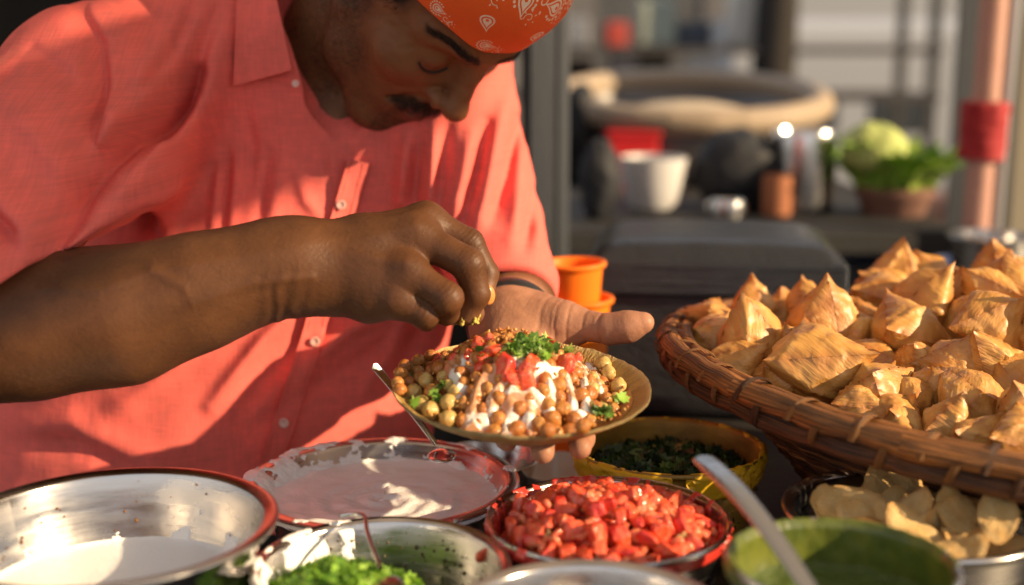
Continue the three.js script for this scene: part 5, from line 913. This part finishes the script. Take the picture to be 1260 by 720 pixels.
// ---- right arm and pinching hand
function handSkin(palm) { return (p, m) => { const n = fbm(p.x * 55, p.y * 55, p.z * 55, 4), f = noise(p.x * 500, p.y * 500, p.z * 500); let c = mixc([0.112, 0.045, 0.018], [0.068, 0.026, 0.0105], clamp(0.4 + n * 0.8 + 0.9 * fbm(p.x * 13, p.y * 13, p.z * 13, 3), 0, 1)); c = mixc(c, PALM, palm(p, m)); const k = 1 + 0.07 * f; return [c[0] * k, c[1] * k, c[2] * k]; }; }
let rightGeo;
{
  const J = {
    index: [at(524, 272, 0.922), at(577, 300, 0.922), at(598, 337, 0.925), at(596, 361, 0.920)], middle: [at(512, 290, 0.905), at(576, 325, 0.897), at(586, 362, 0.902), at(575, 387, 0.908)],
    ring: [at(501, 335, 0.892), at(550, 367, 0.883), at(549, 384, 0.897), at(538, 386, 0.909)], pinky: [at(487, 369, 0.890), at(523, 387, 0.887), at(524, 393, 0.902), at(514, 391, 0.914)], thumb: [at(420, 345, 0.925), at(500, 372, 0.938), at(553, 380, 0.930), at(581, 385, 0.921)],
  };
  const rad = { index: [.0118, .0108, .0092, .0074], middle: [.0124, .0116, .0098, .0080], ring: [.0118, .0112, .0092, .0078], pinky: [.0104, .0096, .0080, .0068], thumb: [.018, .0135, .0115, .0090] };
  const W = at(364, 326, 0.905), W2 = at(392, 326, 0.905);
  const arm = chain([at(-60, 398, 0.905), at(40, 399, 0.895), at(150, 388, 0.895), at(250, 357, 0.898), at(330, 332, 0.902), W], [.0475, .0470, .0430, .0350, .0272, .0258], 0.03);
  const upper = cap(SR, at(-60, 402, 0.885), 0.05, 0.05);
  const meta = [chain([W, at(440, 296, 0.915), J.index[0]], [.0235, .0165, .0130], .01), chain([W2, at(450, 306, 0.905), J.middle[0]], [.0230, .0180, .0140], .01), chain([W2, at(445, 335, 0.900), J.ring[0]], [.0235, .0185, .0135], .01), chain([W, at(415, 352, 0.905), at(455, 366, 0.900), J.pinky[0]], [.0220, .0185, .0165, .0125], .01), chain([W, at(430, 340, 0.920), at(470, 350, 0.925)], [.022, .022, .018], .01)];
  const fing = Object.keys(J).map((k) => chain(J[k], rad[k], 0.0030));
  const knuck = ['index', 'middle', 'ring', 'pinky'].map((k) => [J[k][0], J[k][1], J[k][2], rad[k][1]]);
  const veins = [[[60, 350], [130, 352], [190, 330], [260, 322], [330, 312], [400, 300]], [[120, 430], [190, 410], [240, 372], [310, 350], [380, 345]], [[190, 330], [230, 350], [240, 372]]].map((l) => chain(l.map(([x, y]) => at(x, y, 0.862)), l.map(() => 0), 0.001)), cords = [cap(W2, J.index[0], 0, 0), cap(W2, J.middle[0], 0, 0), cap(W2, J.ring[0], 0, 0)], lifted = V(0, 0.010, 0.014); // tendons under the skin of the hand's back
  const f = (x, y, z) => {
    let p = meta[0](x, y, z); for (let i = 1; i < 5; i++) p = smin(p, meta[i](x, y, z), 0.013);
    p = smin(p, arm(x, y, z), 0.024); p = smin(p, upper(x, y, z), 0.03);
    let d = fing[0](x, y, z); for (let i = 1; i < 5; i++) d = smin(d, fing[i](x, y, z), 0.0012);
    d = smin(p, d, 0.0085);
    if (d > -0.004 && d < 0.004) { // knuckle bulges and skin creases across the finger backs
      for (const [a, b, c, r] of knuck) {
        const q = Math.hypot(x - b.x, y - b.y, z - b.z); if (q < 0.016) { const t = ((x - b.x) * (c.x - a.x) + (y - b.y) * (c.y - a.y) + (z - b.z) * (c.z - a.z)) / Math.hypot(c.x - a.x, c.y - a.y, c.z - a.z); d += 0.0005 * Math.sin(t * 1900 + 2.5 * noise(x * 240, y * 240, z * 240)) * Math.exp(-q * q / 0.00009) - 0.0008 * Math.exp(-q * q / 0.00010); }
        const k = Math.hypot(x - a.x, y - a.y, z - a.z); if (k < 0.03) d -= 0.0014 * Math.exp(-k * k / 0.00022);
      }
      for (const c of cords) { const q = c(x - lifted.x, y - lifted.y, z - lifted.z); if (q < 0.012) d -= 0.0011 * Math.exp(-q * q / 0.000022); }
      if (x < -0.1 && z > -0.91) for (const v of veins) { const q = v(x, y, -0.848); if (q < 0.03) d -= 0.0009 * Math.exp(-q * q / 0.000012); }
      d += 0.00012 * noise(x * 420, y * 420, z * 420);
      const wx = (x - W.x) * 0.97 - (y - W.y) * 0.2; if (Math.abs(wx) < 0.03 && y < W.y + 0.01) d += 0.00035 * Math.sin(wx * 620 + 2 * noise(x * 60, y * 60, z * 60)) * Math.exp(-wx * wx / 0.00022) * sstep(0.012, -0.012, y - W.y);
    }
    return d;
  };
  rightGeo = meshField(f, V(-0.50, 1.12, -1.14), V(0.02, 1.44, -0.73), 0.00125, 1.5);
  const tips = Object.values(J).map((j) => j[3]);
  colorize(rightGeo, (() => { const base = handSkin(() => 0); return (p, m) => { let c = base(p, m); let t = 0; for (const q of tips) t = Math.max(t, Math.exp(-p.distanceToSquared(q) / 0.00014)); c = mixc(c, [0.30, 0.14, 0.075], t * 0.6); return c; }; })());
  // nail of the index finger and the pinch of topping
  const nail = deform(new THREE.SphereGeometry(1, 20, 14), (p) => { p.set(p.x * 0.0055, p.y * 0.0072, Math.max(p.z, -0.2) * 0.0022); });
  const nm = part(person, 'fingernail', nail, phy({ color: lin(0.60, 0.24, 0.06), roughness: 0.3, clearcoat: 0.4 }), 'turmeric-stained fingernail'); nm.position.copy(at(601, 363, 0.913)); nm.rotation.set(-0.1, 0.55, 0.15);
  const r = rng(31), bits = []; for (let i = 0; i < 70; i++) { const p = at(578 + (r() - 0.5) * 20, 389 + (r() - 0.5) * 18, 0.902 + r() * 0.012), g = new THREE.IcosahedronGeometry(0.0010 + r() * 0.0014, 1); g.rotateX(r() * 6).scale(1.5, 0.8, 1).rotateY(r() * 6).rotateZ(r() * 6).translate(p.x, p.y, p.z); colorize(g, () => mixc([0.62, 0.46, 0.09], [0.45, 0.36, 0.07], r())); bits.push(g); }
  solo('topping_pinch', mergeGeometries(bits), M.plain, 'pinch of yellow fried topping between the fingertips', 'topping', null, 'stuff');
}
// ---- left forearm and the hand under the plate
let leftGeo;
const LW = at(628, 399, 1.04);
{
  const under = (x, z, drop) => onPlate(x, dishProfile(Math.min(1, Math.hypot(x, z) / PR)) - 0.0025 - drop, z);
  const T = [at(655, 404, 1.03), at(694, 400, 1.012), at(724, 401, 1.003), at(750, 405, 0.995), at(773, 402, 0.99), at(792, 397, 0.987)];
  const idx = [under(0.030, -0.045, .013), under(0.042, -0.005, .0105), under(0.043, 0.014, .0098), under(0.041, 0.036, .0090)], mid = [under(0.010, -0.045, .013), under(0.016, 0.0, .0105), under(0.016, 0.016, .0098), under(0.015, 0.040, .0090)], rin = [under(-0.010, -0.045, .013), under(-0.010, 0.0, .0105), under(-0.010, 0.006, .0098), under(-0.010, 0.022, .0088)], pin = [under(-0.028, -0.05, .012), under(-0.032, -0.012, .010), under(-0.033, -0.004, .009), under(-0.033, 0.006, .0085)];
  const fs = [chain(T, [.0222, .0146, .0106, .0110, .0110, .0082], .008), chain(idx, [.011, .0100, .0092, .0078], .003), chain(mid, [.0115, .0104, .0095, .0080], .003), chain(rin, [.011, .010, .0092, .0078], .003), chain(pin, [.010, .009, .008, .007], .003)];
  const ps = [chain([LW, T[0], T[1]], [.027, .026, .018], .02), chain([LW, idx[0]], [.026, .014], .01), chain([LW, mid[0]], [.026, .014], .01), chain([LW, rin[0]], [.026, .0135], .01), chain([LW, pin[0]], [.025, .013], .01), chain([LW, at(632, 380, 1.09), at(624, 350, 1.16)], [.0275, .033, .036], .02)];
  const ax = T[2].clone().sub(T[1]).normalize(), plateIn = (x, y, z) => { const p = V(x, y, z).applyMatrix4(PI), q = Math.hypot(p.x, p.z) / PR; return q < 1.0 && p.y < 0.012 ? p.y - (dishProfile(q) - 0.0022) : -1; };
  const f = (x, y, z) => {
    let p = ps[0](x, y, z); for (let i = 1; i < ps.length; i++) p = smin(p, ps[i](x, y, z), 0.014);
    let d = fs[0](x, y, z); for (let i = 1; i < 5; i++) d = smin(d, fs[i](x, y, z), 0.0012);
    d = smin(p, d, 0.010);
    if (d > -0.02 && d < 0.006) { const c = plateIn(x, y, z); if (c > -0.02) d = smax(d, c, 0.002); }
    if (d > -0.004 && d < 0.004) {
      const t = (x - T[1].x) * ax.x + (y - T[1].y) * ax.y + (z - T[1].z) * ax.z;
      for (const [q, w, a] of [[0.000, .0000006, .0004], [0.009, .0000006, .0005], [0.021, .0000008, .0004], [0.0335, .0000008, .0006], [-0.012, .0000010, .0004]]) { const k = t - q - 0.0015 * noise(y * 90, z * 90, q * 100); d += a * Math.exp(-k * k / (w * 3)); }
      d += 0.0002 * noise(x * 150, y * 150, z * 150) + 0.0001 * noise(x * 430, y * 430, z * 430);
    }
    return d;
  };
  leftGeo = meshField(f, V(-0.09, 1.06, -1.24), V(0.16, 1.32, -0.73), 0.00125, 1.5);
  colorize(leftGeo, handSkin((p) => { const k = sstep(-1.06, -1.03, p.z); return 0.9 * k * (0.8 + 0.4 * fbm(p.x * 70, p.y * 70, p.z * 70, 3)); }));
  // watch: strap, case, glass
  const w = new THREE.Group(); w.name = 'wristwatch'; person.add(w); const dir = at(638, 376, 1.09).sub(LW).normalize();
  frame(w, LW.clone().addScaledVector(dir, 0.004), dir, X1);
  part(w, 'strap', new THREE.TorusGeometry(0.0335, 0.0048, 14, 80).rotateX(Math.PI / 2).scale(1, 1.9, 1), M.rubber);
  const cs = part(w, 'case', new THREE.CylinderGeometry(0.0125, 0.0135, 0.008, 36).rotateZ(Math.PI / 2), M.chrome); cs.position.set(-0.016, 0, -0.0305); cs.rotation.y = 1.05;
}
{
  const g = hairs(rightGeo, 2600, 41, (x, y, z) => x < -0.06 && x > -0.36 ? 0.9 * sstep(0.02, -0.02, x + 0.08) : 0, (p) => V(1, -0.5, 0.1), 0.0075, 0.000045, 0.25); g.applyMatrix4(HI);
  part(person, 'arm_hair', g, M.hair);
}
const bodyGeo = mergeGeometries([headGeo.clone().applyMatrix4(HM), rightGeo, leftGeo].map((g) => { const c = g; delete c.attributes.uv; return uvBy(c, (p) => [p.x + p.z * 0.6, p.y + p.z * 0.5]); }));
part(person, 'body', bodyGeo, M.skin);
// ---- shirt
const PXW = 1 / FOCAL;
const shirtField = (() => {
  const C1 = at(385, 150, 1.235), C2 = at(262, 560, 1.225), C0 = at(400, 80, 1.235);
  const bx = C2.x - C1.x, by = C2.y - C1.y, bz = C2.z - C1.z, bl = 1 / (bx * bx + by * by + bz * bz);
  const torso = (x, y, z) => { const px = x - C1.x, py = y - C1.y; let t = clamp((px * bx + py * by) / (bx * bx + by * by), -0.25, 1.4); const cx = C1.x + bx * t, cy = C1.y + by * t, cz = C1.z + bz * t, rx = lerp(0.168, 0.205, clamp(t, 0, 1)), rz = lerp(0.112, 0.135, clamp(t, 0, 1)); const dx = (x - cx), dy = y - cy, dz = (z - cz); const ux = dx / rx, uy = dy / rx, uz = dz / rz, k0 = Math.sqrt(ux * ux + uy * uy + uz * uz), k1 = Math.sqrt((ux / rx) ** 2 + (uy / rx) ** 2 + (uz / rz) ** 2); return k1 < 1e-6 ? -rz : k0 * (k0 - 1) / k1; };
  const sh = chain([SR, at(250, 70, 1.17), NB, at(510, 92, 1.20), SL], [.074, .072, .066, .062, .059], 0.05);
  const axR = at(-48, 398, 0.90).sub(SR), lenR = axR.length(); axR.normalize();
  const armR = chain([SR, at(40, 255, 0.99), at(-42, 385, 0.905)], [.080, .089, .092], 0.05), armL = chain([SL, at(586, 250, 1.155), at(620, 352, 1.105)], [.057, .047, .046], 0.04);
  const axL = at(622, 375, 1.085).sub(SL).normalize();
  const A = at(0, 347, 0.845), B = at(86, 304, 0.905), AB = B.clone().sub(A).normalize(), hemR = A.clone().lerp(B, 0.5), hemRn = axR.clone().addScaledVector(AB, -axR.dot(AB)).normalize(), hemL = at(632, 368, 1.09), hemLn = V(0.10, -0.55, 0.83).normalize();
  const neckHole = [cap(at(398, 0, 1.13), at(415, 120, 1.115), 0.046, 0.026), cap(at(415, 120, 1.115), at(432, 200, 1.11), 0.028, 0.005), cap(at(462, 110, 1.10), at(436, 195, 1.11), 0.030, 0.004)];
  // folds: [amplitude, half width, points in photo px], read off the photograph and laid on the cloth at its own depth
  const F = [
    [-.020, .0085, 1.06, [[238, 92], [222, 130], [192, 175], [176, 222], [160, 300]]], [-.011, .0065, 1.06, [[108, 12], [146, 56], [166, 125], [174, 185], [174, 222]]], [.011, .011, 1.06, [[215, 40], [203, 110], [188, 160]]], [-.007, .006, 1.08, [[262, 10], [248, 70], [232, 130], [214, 185]]], [.008, .010, 1.08, [[275, 40], [262, 120], [232, 190], [205, 250], [185, 300]]], [-.006, .005, 1.08, [[236, 0], [226, 60], [206, 120]]],
    [.010, .011, 0.99, [[10, 150], [62, 200], [112, 245], [146, 296]]], [-.011, .008, 0.99, [[-10, 168], [45, 214], [88, 254], [118, 300]]], [.007, .008, .98, [[-10, 256], [50, 262], [95, 282], [120, 305]]], [-.006, .006, .98, [[-10, 272], [45, 280], [85, 300]]], [-.006, .007, 1.0, [[40, 70], [20, 130], [-10, 170]]], [.005, .008, 1.0, [[60, 110], [100, 150], [150, 210], [165, 250]]], [-.005, .006, 1.0, [[45, 60], [110, 100], [150, 150]]], [.006, .008, 1.0, [[150, 235], [152, 270], [140, 305]]],
    [.0042, .0045, 1.1, [[268, 190], [262, 235], [256, 290]]], [-.0035, .004, 1.1, [[277, 195], [272, 240], [268, 292]]], [.004, .005, 1.1, [[288, 185], [284, 230], [280, 285]]], [.004, .006, 1.1, [[345, 185], [338, 235], [330, 275]]], [-.004, .005, 1.1, [[325, 190], [318, 235], [312, 285]]], [.0045, .006, 1.1, [[360, 210], [372, 250], [392, 275]]], [-.004, .006, 1.1, [[300, 130], [306, 180], [302, 240]]], [.003, .006, 1.1, [[400, 175], [404, 195], [412, 230]]],
    [.006, .006, 1.11, [[500, 170], [494, 210], [488, 262]]], [-.007, .006, 1.11, [[517, 165], [512, 215], [509, 262]]], [.007, .006, 1.11, [[534, 150], [532, 200], [529, 258]]], [-.007, .006, 1.11, [[552, 150], [546, 205], [540, 262]]], [.008, .007, 1.12, [[580, 165], [570, 215], [556, 268]]], [-.009, .006, 1.12, [[598, 150], [590, 200], [578, 250], [568, 290]]], [.009, .008, 1.12, [[622, 130], [608, 185], [596, 240], [580, 292]]], [-.007, .006, 1.12, [[636, 150], [622, 215], [606, 265]]], [.007, .007, 1.12, [[644, 190], [636, 250], [626, 310], [618, 345]]], [-.006, .006, 1.12, [[655, 240], [646, 290], [636, 345]]], [.006, .007, 1.12, [[662, 280], [656, 330], [652, 365]]], [.005, .006, 1.12, [[590, 310], [612, 338], [640, 352]]],
    [.010, .0075, 1.09, [[402, 372], [356, 386], [320, 422], [284, 466], [256, 502]]], [-.007, .009, 1.09, [[420, 402], [360, 432], [318, 476], [290, 520]]], [.008, .008, 1.09, [[470, 400], [420, 420], [380, 452], [350, 480]]], [-.006, .010, 1.09, [[505, 430], [440, 458], [380, 490], [300, 540]]], [.006, .012, 1.08, [[-20, 545], [70, 530], [150, 560], [240, 600]]], [-.006, .010, 1.08, [[-20, 570], [80, 560], [160, 590]]], [.006, .010, 1.09, [[250, 420], [190, 470], [120, 520]]], [.007, .008, 1.1, [[500, 400], [480, 440], [440, 500]]], [-.006, .008, 1.1, [[520, 392], [498, 450], [470, 520]]],
  ].map(([a, w, d, pts]) => { const q = pts.map(([x, y]) => at(x, y, d)), L = [0]; for (let i = 1; i < q.length; i++) L.push(L[i - 1] + Math.hypot(q[i].x - q[i - 1].x, q[i].y - q[i - 1].y)); const xs = q.map((p) => p.x), ys = q.map((p) => p.y); return { a, w, q, L, box: [Math.min(...xs) - w * 2.6, Math.max(...xs) + w * 2.6, Math.min(...ys) - w * 2.6, Math.max(...ys) + w * 2.6] }; });
  const folds = (x, y) => {
    let s = 0;
    for (const { a, w, q, L, box } of F) {
      if (x < box[0] || x > box[1] || y < box[2] || y > box[3]) continue;
      let best = 1e9, at01 = 0; for (let i = 0; i + 1 < q.length; i++) { const ax = q[i].x, ay = q[i].y, dx = q[i + 1].x - ax, dy = q[i + 1].y - ay, l2 = dx * dx + dy * dy, t = clamp(((x - ax) * dx + (y - ay) * dy) / l2, 0, 1), d2 = (x - ax - dx * t) ** 2 + (y - ay - dy * t) ** 2; if (d2 < best) { best = d2; at01 = (L[i] + Math.sqrt(l2) * t) / L.at(-1); } }
      s += a * Math.exp(-best / (w * w)) * Math.pow(Math.sin(Math.PI * clamp(0.08 + at01 * 0.84, 0, 1)), 0.7);
    }
    return s;
  };
  // slack cloth: soft ridges with sharper valleys, drifting in direction
  const creases = (x, y, z) => { const a = noise(x * 3.1, y * 3.1, z * 3.1 + 7) * 1.8, X = x + 0.2, Y = y - 1.3, u = X * Math.cos(a) + Y * Math.sin(a), v = -X * Math.sin(a) + Y * Math.cos(a), n = noise(u * 15, v * 5, z * 8), m = noise(u * 30 + 3, v * 11, z * 16); return 0.5 - 1.5 * Math.sqrt(n * n + 0.006) * (0.7 + 0.8 * noise(x * 5, y * 5, 3)) + 0.16 * m; };
  return (x, y, z) => {
    let t = smin(torso(x, y, z), sh(x, y, z), 0.05), r = armR(x, y, z), l = armL(x, y, z); const m = Math.min(t, r, l);
    if (m > 0.06 || t < -0.06) return m;
    const w = (z > -1.30 ? folds(x, y) : 0) + 0.006 * fbm(x * 9, y * 7, z * 9, 3) + 0.0045 * creases(x, y, z); t -= w; r -= w;
    const hr = (x - hemR.x) * hemRn.x + (y - hemR.y) * hemRn.y + (z - hemR.z) * hemRn.z + 0.003 * noise(x * 30, y * 30, z * 30), hl = (x - hemL.x) * hemLn.x + (y - hemL.y) * hemLn.y + (z - hemL.z) * hemLn.z;
    l -= w * sstep(0.0, -0.05, hl);
    const hem = (q) => 0.0014 * (sstep(-0.028, -0.020, q) - 0.6 * Math.exp(-((q + 0.024) ** 2) / 0.000012)); // turned-up hem with its stitch line
    r -= hem(hr); l -= hem(hl);
    let d = smin(t, smax(r, hr, 0.005), 0.035); d = smin(d, smax(smax(l, hl, 0.004), -Math.max(l + 0.008, -(hl + 0.035)), 0.002), 0.03);
    for (const h of neckHole) d = smax(d, -h(x, y, z), 0.004);
    return d;
  };
})();
{
  const g = meshField(shirtField, V(-0.52, 0.98, -1.42), V(0.12, 1.60, -0.78), 0.0027, 2.8);
  uvBy(g, (p) => [p.x + p.z * 0.02, p.y + p.z * 0.02]);
  part(person, 'shirt', g, M.shirt, 'coral cotton shirt with short sleeves');
}
function onShirt(x, y, lift = 0) { // where the cloth lies under (x, y)
  const d = at(x, y, 1).sub(EYE); let t = 0.86; for (let i = 0; i < 400; i++) { const p = EYE.clone().addScaledVector(d, t), f = shirtField(p.x, p.y, p.z) - lift; if (f < 0.0006) return p; t += Math.max(0.0006, f * 0.5); if (t > 1.4) break; } return EYE.clone().addScaledVector(d, 1.12);
}
function clothPatch(nu, nv, px, lift, thick) { // a second layer of cloth lying on the shirt
  const P = [], S = (i, j) => P[j * (nu + 1) + i];
  for (let j = 0; j <= nv; j++) for (let i = 0; i <= nu; i++) { const [x, y] = px(i / nu, j / nv); P.push(onShirt(x, y, lift(i / nu, j / nv))); }
  for (let k = 0; k < 6; k++) for (let j = 1; j < nv; j++) for (let i = 1; i < nu; i++) S(i, j).lerp(S(i - 1, j).clone().add(S(i + 1, j)).add(S(i, j - 1)).add(S(i, j + 1)).multiplyScalar(0.25), 0.5);
  const back = V(0, -0.1, -1).normalize().multiplyScalar(thick), at2 = (u, v) => S(Math.round(u * nu), Math.round(v * nv));
  const top = grid(nu, nv, (u, v) => at2(u, v).clone()), low = grid(nu, nv, (u, v) => at2(u, v).clone().add(back));
  const rim = []; for (let i = 0; i <= nu; i++) rim.push(S(i, 0)); for (let j = 1; j <= nv; j++) rim.push(S(nu, j)); for (let i = nu - 1; i >= 0; i--) rim.push(S(i, nv)); for (let j = nv - 1; j >= 0; j--) rim.push(S(0, j));
  const side = grid(rim.length - 1, 1, (u, v) => rim[Math.round(u * (rim.length - 1))].clone().addScaledVector(back, v));
  return uvBy(mergeGeometries([top, low, side]), (p) => [p.x + p.z * 0.02, p.y + p.z * 0.02]);
}
{
  const bil = (a, b, c, d) => (u, v) => [lerp(lerp(a[0], b[0], u), lerp(d[0], c[0], u), v), lerp(lerp(a[1], b[1], u), lerp(d[1], c[1], u), v)];
  part(person, 'collar', clothPatch(24, 40, bil([292, -30], [333, -34], [359, 86], [287, 106]), (u, v) => 0.007 + 0.010 * sstep(0.2, 1, u) * (1 - 0.4 * v), 0.0032), M.shirt, 'pointed shirt collar');
  // front placket
  const line = (t) => { const p = [[431, 196], [420, 235], [408, 275], [394, 330], [378, 400], [352, 480], [322, 570]], k = t * (p.length - 1), i = Math.min(p.length - 2, Math.floor(k)); return [lerp(p[i][0], p[i + 1][0], k - i), lerp(p[i][1], p[i + 1][1], k - i)]; };
  part(person, 'placket', clothPatch(8, 70, (u, v) => { const [x, y] = line(v); return [x - 3 + u * 26, y + u * 5]; }, (u) => 0.0055 + 0.0025 * sstep(0.25, 0, u), 0.006), M.shirt);
  const pearl = phy({ color: lin(0.74, 0.42, 0.36), roughness: 0.28, clearcoat: 0.5 });
  const btn = lathe([[0, 0.0016], [0.0026, 0.0014], [0.0032, 0.0022], [0.0050, 0.0026], [0.0056, 0.0016], [0.0054, 0], [0, 0]], 28);
  for (const [x, y] of [[364, 103], [420, 252], [388, 420], [350, 520]]) { const bt = part(person, 'button', btn, pearl); frame(bt, onShirt(x, y, 0.007), V(0, 0.2, 1)); bt.position.z += 0.0015; bt.scale.setScalar(y < 110 ? 0.6 : 0.8); }
  // stitching along the placket and the collar edge: single stitches
  const st = []; const stitch = (a, b) => { const d = b.clone().sub(a), c = new THREE.CylinderGeometry(0.00035, 0.00035, d.length(), 5); c.applyQuaternion(new THREE.Quaternion().setFromUnitVectors(Y1, d.normalize())); c.translate((a.x + b.x) / 2, (a.y + b.y) / 2, (a.z + b.z) / 2); st.push(c); };
  for (const off of [2, 19]) for (let i = 0; i < 110; i++) { const p = line(i / 110), q = line((i + 0.62) / 110); const lift = 0.0068; stitch(onShirt(p[0] + off, p[1] + off * 0.2, lift), onShirt(q[0] + off, q[1] + off * 0.2, lift)); }
  part(person, 'stitching', mergeGeometries(st), std({ color: lin(0.60, 0.13, 0.10), roughness: 0.8 })).userData.kind = 'stuff';
}

renderer.render(scene, camera);
